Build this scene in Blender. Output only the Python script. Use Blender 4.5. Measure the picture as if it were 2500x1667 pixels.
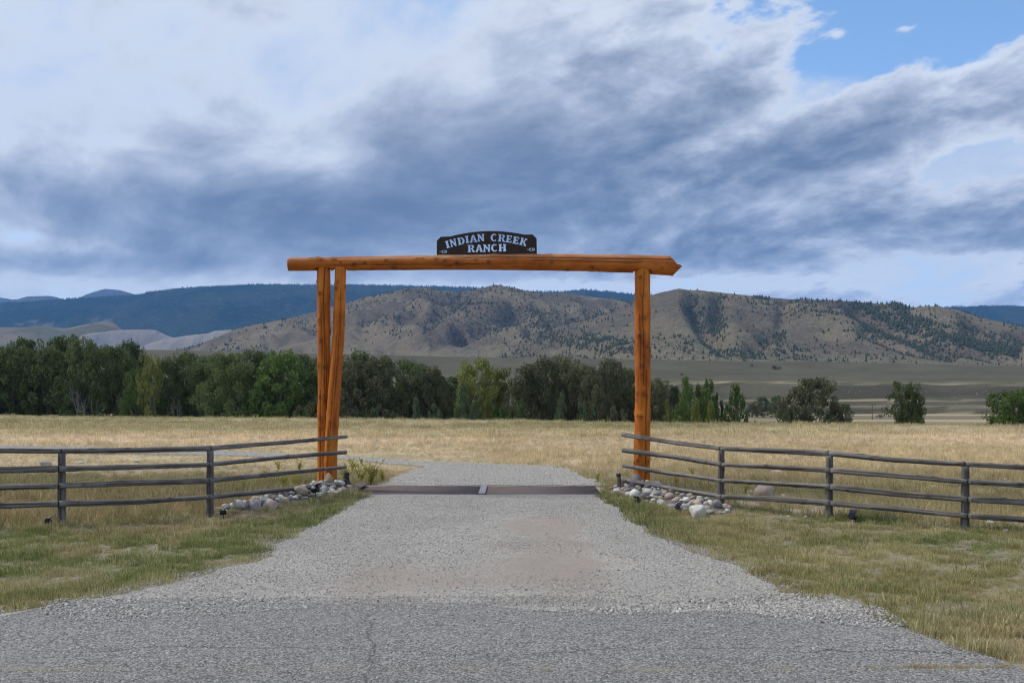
import bpy, bmesh, math, random
import numpy as np
from mathutils import Vector, Matrix
from mathutils.geometry import tessellate_polygon

R = math.radians
for o in list(bpy.data.objects):
    bpy.data.objects.remove(o)
scene = bpy.context.scene
COL = scene.collection
FPX, HOR, CAMH = 2430.0, 980.0, 1.70      # focal length in photo pixels, horizon row, eye height

# ------------------------------------------------------------------ camera
cam_d = bpy.data.cameras.new('camera')
cam = bpy.data.objects.new('camera', cam_d)
COL.objects.link(cam)
cam.location = (0, 0, CAMH)
cam.rotation_euler = (R(90), 0, 0)
cam_d.sensor_width = 36.0
cam_d.lens = 36.0 * FPX / 2500.0
cam_d.shift_y = (HOR - 833.5) / 2500.0
cam_d.clip_start = 0.1
cam_d.clip_end = 60000.0
scene.camera = cam

# ------------------------------------------------------------------ node helper
class S:
    """a socket with arithmetic"""
    tree = None
    def __init__(self, s): self.s = s
    @staticmethod
    def m(op, *a, clamp=False):
        n = S.tree.nodes.new('ShaderNodeMath'); n.operation = op; n.use_clamp = clamp
        for i, v in enumerate(a):
            if isinstance(v, S): S.tree.links.new(v.s, n.inputs[i])
            else: n.inputs[i].default_value = v
        return S(n.outputs[0])
    def __add__(a, b): return S.m('ADD', a, b)
    __radd__ = __add__
    def __sub__(a, b): return S.m('SUBTRACT', a, b)
    def __rsub__(a, b): return S.m('SUBTRACT', b, a)
    def __mul__(a, b): return S.m('MULTIPLY', a, b)
    __rmul__ = __mul__
    def __truediv__(a, b): return S.m('DIVIDE', a, b)
    def __rtruediv__(a, b): return S.m('DIVIDE', b, a)
    def __pow__(a, b): return S.m('POWER', a, b)

def node(kind, **kw):
    n = S.tree.nodes.new(kind)
    for k, v in kw.items(): setattr(n, k, v)
    return n
def link(a, b): S.tree.links.new(a.s if isinstance(a, S) else a, b)
def put(inp, v):
    if isinstance(v, S): S.tree.links.new(v.s, inp)
    elif isinstance(v, (tuple, list)) and len(v) == 3 and inp.type == 'RGBA': inp.default_value = (*v, 1)
    else: inp.default_value = v
def sstep(x, a, b):
    n = node('ShaderNodeMapRange', interpolation_type='SMOOTHSTEP')
    put(n.inputs[0], x); put(n.inputs[1], a); put(n.inputs[2], b); n.inputs[3].default_value = 0; n.inputs[4].default_value = 1
    return S(n.outputs[0])
def vec(x, y, z):
    n = node('ShaderNodeCombineXYZ')
    put(n.inputs[0], x); put(n.inputs[1], y); put(n.inputs[2], z)
    return S(n.outputs[0])
def noise(v, scale=1.0, detail=4.0, rough=0.55, dist=0.0, color=False):
    n = node('ShaderNodeTexNoise')
    put(n.inputs['Vector'], v); n.inputs['Scale'].default_value = scale
    n.inputs['Detail'].default_value = detail; n.inputs['Roughness'].default_value = rough
    n.inputs['Distortion'].default_value = dist
    return S(n.outputs['Color' if color else 'Fac'])
def voronoi(v, scale, out='Distance', feature='F1'):
    n = node('ShaderNodeTexVoronoi', feature=feature)
    put(n.inputs['Vector'], v); n.inputs['Scale'].default_value = scale
    return S(n.outputs[out])
def mixc(f, a, b, mode='MIX'):
    n = node('ShaderNodeMix', data_type='RGBA', blend_type=mode)
    put(n.inputs[0], f); put(n.inputs[6], a); put(n.inputs[7], b)
    return S(n.outputs[2])
def ramp(f, stops):
    n = node('ShaderNodeValToRGB')
    put(n.inputs[0], f)
    e = n.color_ramp.elements
    while len(e) < len(stops): e.new(0.5)
    for i, (p, c) in enumerate(stops):
        e[i].position = p; e[i].color = (*c, 1) if len(c) == 3 else c
    return S(n.outputs[0])
def attr(name, kind='GEOMETRY', out='Color'):
    n = node('ShaderNodeAttribute', attribute_name=name, attribute_type=kind)
    return S(n.outputs[out])
def coords(which='Object'):
    return S(node('ShaderNodeTexCoord').outputs[which])
def position():
    return S(node('ShaderNodeNewGeometry').outputs['Position'])
def mapping(v, scale=(1, 1, 1), rot=(0, 0, 0)):
    n = node('ShaderNodeMapping')
    put(n.inputs[0], v); n.inputs['Scale'].default_value = scale; n.inputs['Rotation'].default_value = rot
    return S(n.outputs[0])
def bumpn(h, strength=0.5, dist=0.02):
    n = node('ShaderNodeBump')
    n.inputs['Strength'].default_value = strength; n.inputs['Distance'].default_value = dist
    put(n.inputs['Height'], h)
    return S(n.outputs[0])
def material(name, build):
    m = bpy.data.materials.new(name); m.use_nodes = True
    t = m.node_tree; t.nodes.clear(); S.tree = t
    out = node('ShaderNodeOutputMaterial')
    b = node('ShaderNodeBsdfPrincipled')
    b.inputs['Roughness'].default_value = 0.85
    b.inputs['Specular IOR Level'].default_value = 0.25
    r = build(b)
    link(r if r is not None else b.outputs[0], out.inputs[0])
    return m

# ------------------------------------------------------------------ world: broken cloud under a blue sky
SUN_AZ, SUN_EL = -72.0, 46.0            # azimuth from +Y, clockwise
w = bpy.data.worlds.new('World'); scene.world = w; w.use_nodes = True
S.tree = w.node_tree; S.tree.nodes.clear()
wout = node('ShaderNodeOutputWorld')
sky = node('ShaderNodeTexSky', sky_type='NISHITA', sun_disc=False, sun_elevation=R(SUN_EL), sun_rotation=R(SUN_AZ))
sky.air_density = 1.0; sky.dust_density = 0.0; sky.ozone_density = 4.0
dirv = S(node('ShaderNodeTexCoord').outputs['Generated'])
sep = node('ShaderNodeSeparateXYZ'); link(dirv, sep.inputs[0])
dx, dy, dz = (S(o) for o in sep.outputs)
AZ = S.m('ARCTAN2', dx, dy)
EL = S.m('ARCSINE', dz)
hz = S.m('MAXIMUM', dz, 0.0) + 0.30
ppx, ppy = dx / hz, dy / hz             # on a flat cloud deck
ca, sa = math.cos(R(-38)), math.sin(R(-38))
al = ppx * sa + ppy * ca                # along the wind
ac = ppx * ca - ppy * sa                # across it
def blob(uu, vv, ru, rv, rot=0.0):
    """soft patch of the deck, centre and radii given in photo pixels, turned into angles"""
    a0 = math.atan((uu - 1250) / FPX); e0 = math.atan((HOR - vv) / FPX * math.cos(a0))
    c, s = math.cos(R(rot)), math.sin(R(rot)); ku, kv = FPX / ru, FPX / rv
    X = S.m('MULTIPLY_ADD', AZ, c * ku, S.m('MULTIPLY_ADD', EL, s * ku, -(a0 * c + e0 * s) * ku))
    Y = S.m('MULTIPLY_ADD', EL, c * kv, S.m('MULTIPLY_ADD', AZ, -s * kv, -(e0 * c - a0 * s) * kv))
    return S.m('EXPONENT', S.m('MULTIPLY_ADD', X, X, Y * Y) * -1.0)
warp = noise(vec(al * 1.8, ac * 2.0, 3.0), 1.0, 2, 0.5, color=True)
wsep = node('ShaderNodeSeparateXYZ'); link(warp, wsep.inputs[0])
wx, wy = S(wsep.outputs[0]) - 0.5, S(wsep.outputs[1]) - 0.5
big = noise(vec(al * 1.5 + wx * 0.3, ac * 2.1 + wy * 0.3, 1.7), 1.0, 3, 0.5)
mid = noise(vec(al * 4.4 + wx * 1.2, ac * 5.4 + wy * 1.2, 7.7), 1.0, 8, 0.57)
fine = noise(vec(al * 16.0 + wx * 2.0, ac * 18.0 + wy * 2.0, 2.2), 1.0, 4, 0.6)
lump = sstep(AZ, -0.10, 0.16)            # smooth sheet one way, broken lumps the other
tex = (mid - .5) * 1.15 + (big - .5) * .5 + (fine - .5) * (lump * .42 + .10)
# high veil
veil = sstep(tex * 1.0 - blob(2320, 10, 400, 120, 6) * 1.0 - blob(1530, 110, 230, 80, 25) * 0.06
             - blob(1760, 400, 180, 36, 8) * 0.22 - blob(1310, 90, 110, 60, 30) * 0.16 - blob(2300, 120, 240, 40, 8) * 0.15
             - blob(0, 20, 300, 120) * 0.10
             + blob(600, 200, 1000, 400) * 0.34 + blob(1950, 240, 280, 70, 18) * 0.25 + blob(2350, 420, 260, 80, 8) * 0.3 + blob(1250, 690, 3000, 60) * 0.2 + .18, -0.22, 0.32)
veil_col = mixc(sstep(tex, -.2, .22), (0.66, 0.77, 0.96), (0.92, 0.97, 1.04))
glow = S.m('EXPONENT', (EL / .135) * (EL / .135) * -1.0)     # bright cloud far off, all round the horizon
veil_col = mixc(glow * .85, veil_col, (1.35, 1.31, 1.25))
# low deck: where it covers, and how thick it hangs
lay = (blob(800, 480, 1100, 170, 6) * 0.34 + blob(1400, 300, 520, 260, 24) * 0.32
       + blob(2400, 215, 520, 60, 10) * 0.46 + blob(2150, 345, 340, 50, 14) * 0.40 + blob(1780, 195, 270, 45, 32) * 0.34
       + blob(1950, 540, 520, 130, 4) * 0.50 + blob(2480, 560, 90, 40, 10) * 0.4
       + blob(250, 470, 600, 80, 4) * 0.24 + blob(350, 640, 500, 16, 2) * 0.2 + blob(1500, 655, 600, 20, 2) * 0.30
       + blob(2220, 66, 62, 20, 6) * 0.42 + blob(2060, 76, 50, 16, 6) * 0.36
       - blob(2330, 20, 400, 90, 6) * 0.40
       - blob(1600, 490, 55, 40, 30) * 0.40 - blob(1390, 600, 50, 26) * 0.22 - blob(1870, 285, 260, 34, 22) * 0.42 - blob(2330, 430, 220, 45, 8) * 0.42
       - blob(60, 590, 420, 32, -6) * 0.24 - blob(1350, 705, 900, 20) * 0.24 - blob(100, 700, 600, 20) * 0.12 + blob(700, 640, 500, 30, 2) * .12 - blob(2420, 660, 380, 50) * 0.34
       - blob(150, 150, 600, 200) * 0.02 + blob(500, 380, 600, 60, 14) * .10)
dens = tex * (lump * .45 + .9) + lay + .07
cover = sstep(dens, -0.10 - .12 * (1.0 - lump), 0.24 - lump * .12)
hang = blob(850, 550, 720, 95, 3) * .36 + blob(1350, 380, 500, 160, 20) * .10 + blob(1900, 605, 560, 50, 2) * .12 + blob(2400, 570, 200, 50) * .10 - blob(2250, 230, 500, 90) * .04
thick = sstep(dens * .42 + hang + tex * .55, -0.14, 0.72)
low_col = ramp(thick, [(0.0, (0.92, 0.97, 1.05)), (0.22, (0.63, 0.69, 0.82)), (0.50, (0.40, 0.46, 0.59)), (1.0, (0.135, 0.188, 0.30))])
bg_sky = node('ShaderNodeBackground'); link(S(sky.outputs[0]), bg_sky.inputs[0]); bg_sky.inputs[1].default_value = 0.15
bg_veil = node('ShaderNodeBackground'); link(veil_col, bg_veil.inputs[0]); bg_veil.inputs[1].default_value = 0.68
bg_low = node('ShaderNodeBackground'); link(low_col, bg_low.inputs[0]); bg_low.inputs[1].default_value = 0.70
mx1 = node('ShaderNodeMixShader'); link(veil * 0.93, mx1.inputs[0]); link(bg_sky.outputs[0], mx1.inputs[1]); link(bg_veil.outputs[0], mx1.inputs[2])
mx2 = node('ShaderNodeMixShader'); link(cover * 0.96, mx2.inputs[0]); link(mx1.outputs[0], mx2.inputs[1]); link(bg_low.outputs[0], mx2.inputs[2])
link(mx2.outputs[0], wout.inputs[0])
w.cycles.sampling_method = 'MANUAL'; w.cycles.sample_map_resolution = 256

# ------------------------------------------------------------------ sun behind thin cloud
sd = bpy.data.lights.new('sun', 'SUN'); sun = bpy.data.objects.new('sun', sd); COL.objects.link(sun)
sd.energy = 2.1; sd.angle = R(7); sd.color = (1.0, 0.90, 0.76)
sv = Vector((math.sin(R(SUN_AZ)) * math.cos(R(SUN_EL)), math.cos(R(SUN_AZ)) * math.cos(R(SUN_EL)), math.sin(R(SUN_EL))))
sun.rotation_euler = sv.to_track_quat('Z', 'Y').to_euler()
sun.location = (0, 0, 50)

vs = scene.view_settings
scene.display_settings.display_device = 'sRGB'
vs.view_transform = 'Standard'; vs.look = 'None'; vs.exposure = 0.4; vs.gamma = 1.0; vs.use_curve_mapping = False
scene.cycles.use_denoising = True
scene.cycles.pixel_filter_type = 'BLACKMAN_HARRIS'; scene.cycles.filter_width = 1.15
scene.cycles.use_adaptive_sampling = True; scene.cycles.adaptive_threshold = 0.02
scene.cycles.max_bounces = 6; scene.cycles.diffuse_bounces = 3; scene.cycles.volume_bounces = 1
scene.cycles.transparent_max_bounces = 8
scene.cycles.sample_clamp_indirect = 6.0

# ------------------------------------------------------------------ helpers
rng = np.random.default_rng(7)
random.seed(7)
D = 2500.0 / 2352.0                                     # the enlarged view the photo was measured on
def P(u, v, y):
    """photo pixel at depth y -> world"""
    return Vector(((u - 1250) * y / FPX, y, CAMH - (v - HOR) * y / FPX))
def PG(u, v):
    y = CAMH * FPX / (v - HOR)
    return Vector(((u - 1250) * y / FPX, y, 0))
def to_px(x, y, z):
    y = np.maximum(y, 0.5)
    return 1250 + x / y * FPX, HOR - (z - CAMH) / y * FPX

def _hash(ix, iy, seed):
    n = (ix * 374761393 + iy * 668265263 + seed * 974711) & 0xffffffff
    n = ((n ^ (n >> 13)) * 1274126177) & 0xffffffff
    n = n ^ (n >> 16)
    return (n & 0xffff) / 65535.0
def vnoise(x, y, seed=0):
    x = np.asarray(x, float); y = np.asarray(y, float)
    ix = np.floor(x).astype(np.int64); iy = np.floor(y).astype(np.int64)
    fx = x - ix; fy = y - iy
    fx = fx * fx * (3 - 2 * fx); fy = fy * fy * (3 - 2 * fy)
    a = _hash(ix, iy, seed); b = _hash(ix + 1, iy, seed); c = _hash(ix, iy + 1, seed); d = _hash(ix + 1, iy + 1, seed)
    return (a * (1 - fx) + b * fx) * (1 - fy) + (c * (1 - fx) + d * fx) * fy
def fbm(x, y, seed=0, octv=4, gain=0.5):
    s = 0; a = 1; t = 0
    for i in range(octv):
        s = s + a * vnoise(np.asarray(x) * 2 ** i, np.asarray(y) * 2 ** i, seed + i * 17); t += a; a *= gain
    return s / t
def ss(x, a, b):
    t = np.clip((np.asarray(x, float) - a) / (b - a), 0, 1)
    return t * t * (3 - 2 * t)
def in_poly(px, py, poly):
    c = np.zeros(np.shape(px), bool); n = len(poly)
    for i in range(n):
        x1, y1 = poly[i][:2]; x2, y2 = poly[(i + 1) % n][:2]
        if y1 == y2: continue
        c ^= ((y1 > py) != (y2 > py)) & (px < (x2 - x1) * (py - y1) / (y2 - y1) + x1)
    return c
def seg_dist(px, py, pts):
    d = np.full(np.shape(px), 1e9)
    for (x1, y1), (x2, y2) in zip(pts[:-1], pts[1:]):
        l = (x2 - x1) ** 2 + (y2 - y1) ** 2 + 1e-9
        t = np.clip(((px - x1) * (x2 - x1) + (py - y1) * (y2 - y1)) / l, 0, 1)
        d = np.minimum(d, np.hypot(px - x1 - t * (x2 - x1), py - y1 - t * (y2 - y1)))
    return d

def mesh_obj(name, verts, faces, mat, parent=None, smooth=False, fattr=None, vcol=None):
    me = bpy.data.meshes.new(name)
    verts = np.asarray(verts, np.float32)
    if isinstance(faces, np.ndarray) and faces.ndim == 2:
        n, k = faces.shape
        me.vertices.add(len(verts)); me.vertices.foreach_set('co', verts.ravel())
        me.loops.add(n * k); me.loops.foreach_set('vertex_index', faces.astype(np.int32).ravel())
        me.polygons.add(n); me.polygons.foreach_set('loop_start', np.arange(0, n * k, k, dtype=np.int32))
        me.update(calc_edges=True)
    else:
        me.from_pydata([tuple(v) for v in verts], [], [tuple(f) for f in faces]); me.update()
    if smooth: me.polygons.foreach_set('use_smooth', np.ones(len(me.polygons), bool))
    if fattr is not None:
        a = me.attributes.new('rnd', 'FLOAT', 'FACE'); a.data.foreach_set('value', np.asarray(fattr, np.float32))
    if vcol is not None:
        a = me.attributes.new('col', 'FLOAT_COLOR', 'POINT')
        vc = np.ones((len(verts), 4), np.float32); vc[:, :3] = vcol
        a.data.foreach_set('color', vc.ravel())
    if mat: me.materials.append(mat)
    o = bpy.data.objects.new(name, me); COL.objects.link(o)
    if parent: o.parent = parent
    return o
def tag(o, label=None, cat=None, group=None, kind=None):
    if label: o['label'] = label
    if cat: o['category'] = cat
    if group: o['group'] = group
    if kind: o['kind'] = kind
    return o
def empty(name, loc, rz=0.0):
    o = bpy.data.objects.new(name, None); COL.objects.link(o)
    o.location = loc; o.rotation_euler = (0, 0, rz); o.empty_display_size = 0.2
    return o
def copy_tree(o, parent=None):
    c = o.copy(); COL.objects.link(c)
    if parent: c.parent = parent
    for ch in o.children: copy_tree(ch, c)
    return c
class MB:
    def __init__(s): s.v = []; s.f = []
    def box(s, c, size, rot=None):
        b = len(s.v); c = Vector(c)
        for x in (-.5, .5):
            for y in (-.5, .5):
                for z in (-.5, .5):
                    p = Vector((x * size[0], y * size[1], z * size[2]))
                    if rot: p = rot @ p
                    s.v.append(tuple(c + p))
        for f in ((0, 1, 3, 2), (4, 6, 7, 5), (0, 4, 5, 1), (2, 3, 7, 6), (0, 2, 6, 4), (1, 5, 7, 3)): s.f.append(tuple(b + i for i in f))
        return s
    def tube(s, pts, rad, n=8, caps=True):
        pts = [Vector(p) for p in pts]; b = len(s.v); m = len(pts)
        if not hasattr(rad, '__len__'): rad = [rad] * m
        d0 = (pts[-1] - pts[0]).normalized()
        ref = Vector((0, 0, 1)) if abs(d0.z) < 0.9 else Vector((1, 0, 0))
        for i, p in enumerate(pts):
            t = (pts[min(i + 1, m - 1)] - pts[max(i - 1, 0)]).normalized()
            a = t.cross(ref).normalized(); c = t.cross(a)
            for k in range(n):
                th = 2 * math.pi * k / n
                s.v.append(tuple(p + (a * math.cos(th) + c * math.sin(th)) * rad[i]))
        for i in range(m - 1):
            for k in range(n):
                k2 = (k + 1) % n
                s.f.append((b + i * n + k, b + i * n + k2, b + (i + 1) * n + k2, b + (i + 1) * n + k))
        if caps:
            s.f.append(tuple(b + k for k in range(n))[::-1]); s.f.append(tuple(b + (m - 1) * n + k for k in range(n)))
        return s
    def build(s, name, mat, parent=None, smooth=False):
        return mesh_obj(name, s.v, s.f, mat, parent, smooth)

# ------------------------------------------------------------------ layout of drive, road, guard (world metres)
GUARD = (-3.02, 1.66, 17.96, 19.86)
def px_pts(lst): return [tuple(PG(u * D, v * D)[:2]) for u, v in lst]
drive_L = [(-4.35, 7.35), (-4.0, 7.9), (-3.5, 8.68), (-3.05, 9.6), (-2.66, 10.6), (-2.72, 12.0), (-2.72, 13.0), (-2.66, 15.5), (-2.52, 17.95)]
drive_R = [(1.55, 17.95), (1.62, 17.0), (1.74, 14.5), (1.79, 12.6), (2.02, 11.2), (2.3, 10.0), (2.42, 9.1), (2.46, 8.6), (2.84, 8.35)]
drive_front = drive_L + drive_R + [(2.84, 8.0), (0.0, 7.8), (-3.0, 7.4)]
asph_edge = [(-60, 5.2), (-12, 5.9), (-6.5, 6.6), (-4.3, 7.3), (-3.9, 7.95), (-3.75, 8.25), (-2.8, 8.35), (-1.6, 8.3), (-0.4, 8.28), (0.05, 8.05), (0.8, 7.95),
             (1.6, 8.2), (2.3, 8.5), (2.75, 8.42), (2.82, 7.9), (2.98, 7.1), (3.17, 6.44), (3.2, 6.1), (4.2, 5.3), (7, 4.6), (15, 3.8), (60, 3.2)]
asphalt_poly = asph_edge + [(60, -14), (-60, -14)]
back_R = [(1.95, 19.87), (1.57, 21.9), (1.42, 24.2), (1.15, 25.8), (-0.9, 27.0), (-2.9, 28.1), (-5.0, 30.4), (-10, 33.9), (-15.6, 36.6), (-19.5, 37.9), (-30, 41), (-60, 50)]
back_L = [(-60, 45), (-30, 36.5), (-19.5, 34.2), (-14.7, 32.5), (-12.3, 31.9), (-9.25, 31.1), (-4.8, 28.9), (-3.6, 27.3), (-2.4, 25.8), (-2.25, 25.2), (-2.5, 24.2), (-2.65, 21.5), (-2.7, 19.87)]
drive_back = back_R + back_L
def densify(poly, step, amp, seed, closed=True):
    out = []; n = len(poly)
    for i in range(n if closed else n - 1):
        a = Vector(poly[i]); b = Vector(poly[(i + 1) % n]); l = (b - a).length
        k = max(1, int(l / step)); nr = Vector((-(b - a).y, (b - a).x)).normalized()
        for j in range(k):
            p = a.lerp(b, j / k)
            o = (float(fbm(p.x * 1.7, p.y * 1.7, seed, 4, 0.65)) - 0.5) * 2 * amp
            out.append((p.x + nr.x * o, p.y + nr.y * o))
    return out
drive_front_d = densify(drive_front, 0.08, 0.16, 3)
drive_back_d = densify([(x, y) for x, y in drive_back], 0.2, 0.25, 5)
asphalt_d = densify(asphalt_poly, 0.08, 0.09, 9)
def bluff_edge(x):
    return np.interp(x, [-120, -56, -16, 0, 10, 32.7, 70], [125, 109, 88, 79, 72, 63.5, 58])

# rock piles: polygon and mound
PILE_R = [(1.86, 18.9), (2.1, 17.2), (2.35, 16.0), (2.65, 15.25), (3.0, 14.75), (3.42, 15.0), (3.32, 16.0), (2.95, 17.4), (2.75, 19.2), (2.2, 19.3)]
PILE_L = [(-3.02, 18.6), (-3.05, 17.6), (-3.5, 16.6), (-3.95, 15.5), (-4.32, 14.6), (-4.45, 14.9), (-4.2, 16.2), (-3.95, 17.6), (-3.75, 19.3), (-3.2, 19.3)]
def mound(x, y):
    z = np.zeros(np.shape(x))
    for poly, line, h0, h1 in ((PILE_R, [(2.45, 18.8), (2.75, 16.8), (3.1, 15.3)], 0.20, 0.08), (PILE_L, [(-3.4, 18.8), (-3.7, 17.0), (-4.2, 15.2)], 0.20, 0.09)):
        d = seg_dist(x, y, line)
        h = np.interp(y, [15, 19], [h1, h0])
        z = np.maximum(z, h * np.exp(-(d / 0.42) ** 2))
    return z
def ground_z(x, y):
    x = np.asarray(x, float); y = np.asarray(y, float)
    rel = ss(np.abs(x + 0.3), 4.5, 9) * 1.0
    z = (fbm(x / 3.0, y / 3.0, 21, 3) - 0.5) * 0.10 * rel * ss(y, 6, 10) * (1 - ss(y, 60, 80))
    z = z + (fbm(x / 14.0, y / 14.0, 4, 2) - 0.5) * 0.25 * ss(y, 40, 60)
    yb = bluff_edge(x) + (fbm(x / 9.0, y * 0 + 2.0, 14, 3) - 0.5) * 3.5
    z = z + 0.22 * np.exp(-((y - yb + 4) / 5.0) ** 2)
    z = z - 3.5 * ss(y, yb, yb + 14)
    u = 1250 + x / np.maximum(y, 1) * FPX
    yy = y + (fbm(x / 70.0, y / 300.0, 31, 3) - 0.5) * 34 * ss(y, 300, 400)
    zt = np.interp(u, [-2500, 420, 1250, 2500, 5000], [58, 48.5, 41.7, 34.5, 26])
    prof = np.interp(yy, [0, 420, 430, 472, 484, 525, 562, 700], [0, 0, 3.1, 3.1, 5.6, 5.6, 15.0, 19.5])
    up = ss(yy, 690, 905) * 0.75 + np.clip((yy - 690) / 215, 0, 1) * 0.25
    prof = prof + up * (zt + 3.5 - 19.5)
    prof = prof + np.clip(y - 920, 0, None) * 0.004
    prof = prof + (fbm(x / 45.0, y / 60.0, 51, 4) - 0.5) * 3.0 * ss(y, 530, 560) * (1 - ss(y, 860, 900))
    z = z + prof + mound(x, y)
    g = GUARD
    ing = (x > g[0] + .05) & (x < g[1] - .05) & (y > g[2] + .05) & (y < g[3] - .05)
    return np.where(ing, -0.5, z)

STRAW = np.array((.61, .505, .325)); PINK = np.array((.74, .60, .43)); OLIVE = np.array((.325, .30, .145))
FOLIVE = np.array((.29, .262, .135)); GREEN = np.array((.20, .235, .085)); SAGE = np.array((.072, .067, .046)); DIRT = np.array((.34, .30, .235)); REDG = np.array((.40, .30, .175))
def lerp(a, b, t): return a + (b - a) * np.asarray(t)[..., None]
def grass_col(x, y):
    """colour of the sward itself: patches of green, straw and reddish seed heads"""
    x = np.asarray(x, float); y = np.asarray(y, float)
    n1 = fbm(x / 2.2, y / 2.6, 61, 4); n2 = fbm(x / 0.7, y / 0.7, 62, 3); n3 = fbm(x / 11.0, y / 5.0, 63, 4); n4 = fbm(x / 30., y / 4.0, 64, 4)
    lawn = lerp(np.broadcast_to(OLIVE * 1.15, (*x.shape, 3)), np.broadcast_to(GREEN * 1.1, (*x.shape, 3)), ss(n1, .42, .62))
    lawn = lerp(lawn, STRAW * 0.7, ss(n2 * .6 + n3 * .4, .47, .66) * .55)
    lawn = lerp(lawn, REDG, ss(fbm(x / 1.6, y / 1.6, 66, 3), .54, .7) * .4)
    lawn = lerp(lawn, STRAW * .9, (ss(x, 2.4, 3.6) * (1 - ss(y, 7.0, 8.8))) * .7)
    edge = seg_dist(x, y, drive_R[:-1]); edgeL = seg_dist(x, y, drive_L)
    lawn = lerp(lawn, GREEN * .9, np.exp(-(np.minimum(edge, edgeL) / .7) ** 2) * ss(y, 10, 14) * .85)
    field = lerp(np.broadcast_to(STRAW, (*x.shape, 3)), np.broadcast_to(PINK, (*x.shape, 3)), ss(n4, .36, .54) * np.exp(-((y - 47) / 12) ** 2))
    field = lerp(field, FOLIVE, ss(n3, .44, .60) * (.25 + .5 * ss(y, 56, 66)))
    field = lerp(field, FOLIVE * 1.15, ss(y, 54, 64) * .62)
    nearb = (1 - ss(y, 22, 29)); lft = 1 - ss(x, -6, -2)
    field = lerp(field, lerp(FOLIVE * .95 + 0 * field, REDG * .9, ss(n1, .42, .6)), nearb * np.clip(lft * 1.0 + .55, 0, 1) * .9)
    field = lerp(field, FOLIVE * .9, np.exp(-((y - 18.5) / 3.0) ** 2) * .7)
    c = lerp(lawn, field, ss(y - np.interp(np.abs(x), [2, 6, 12], [18.5, 13.6, 12.6]), -.3, .6))
    return c * (0.8 + .4 * n2)[..., None]
def ground_col(x, y, z):
    c = grass_col(x, y)
    n1 = fbm(x / 1.3, y / 1.3, 71, 4)
    c = lerp(c * .8, DIRT, ss(n1, .5, .7) * .6 * (1 - ss(y, 30, 50)))
    c = lerp(c, DIRT * 1.1, ss(fbm(x / .9, y / .9, 74, 4), .52, .64) * ss(x, 2.2, 3) * (1 - ss(y, 9, 13)) * .7)
    lw = 1 - ss(y - np.interp(np.abs(x), [2, 6, 12], [18.5, 13.6, 12.6]), -.3, .6)
    c = lerp(c, lerp(DIRT * .62 + 0 * c, DIRT * .95, n1), lw * .72)
    c = lerp(c, (.16, .145, .125), ss(mound(x, y), .02, .05))
    far = ss(y, 110, 180)
    straw = lerp(np.broadcast_to(STRAW * .62, (*x.shape, 3)), SAGE * 1.9, ss(fbm(x / 60., y / 25., 81, 4), .36, .6) * .8)
    c = lerp(c, straw, far)
    # banks of the terraces are sage, their treads straw
    e = 3.0
    sl = np.abs(ground_z(x, y + e) - ground_z(x, y - e)) / (2 * e)
    bank = ss(sl, .015, .07) * ss(y, 350, 400)
    nn = fbm(x / 25., y / 25., 85, 5)
    c = lerp(c, lerp(SAGE * .95 + 0 * c, SAGE * 1.5, ss(nn, .4, .65)), bank)
    c = lerp(c, lerp(SAGE * 1.15 + 0 * c, SAGE * 1.8, nn), ss(y, 640, 720) * .85)
    c = lerp(c, SAGE * np.array((1.5, 1.6, 1.1)), np.exp(-((y - 690) / 45) ** 2) * ss(nn, .3, .6) * .8)
    return c

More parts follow.
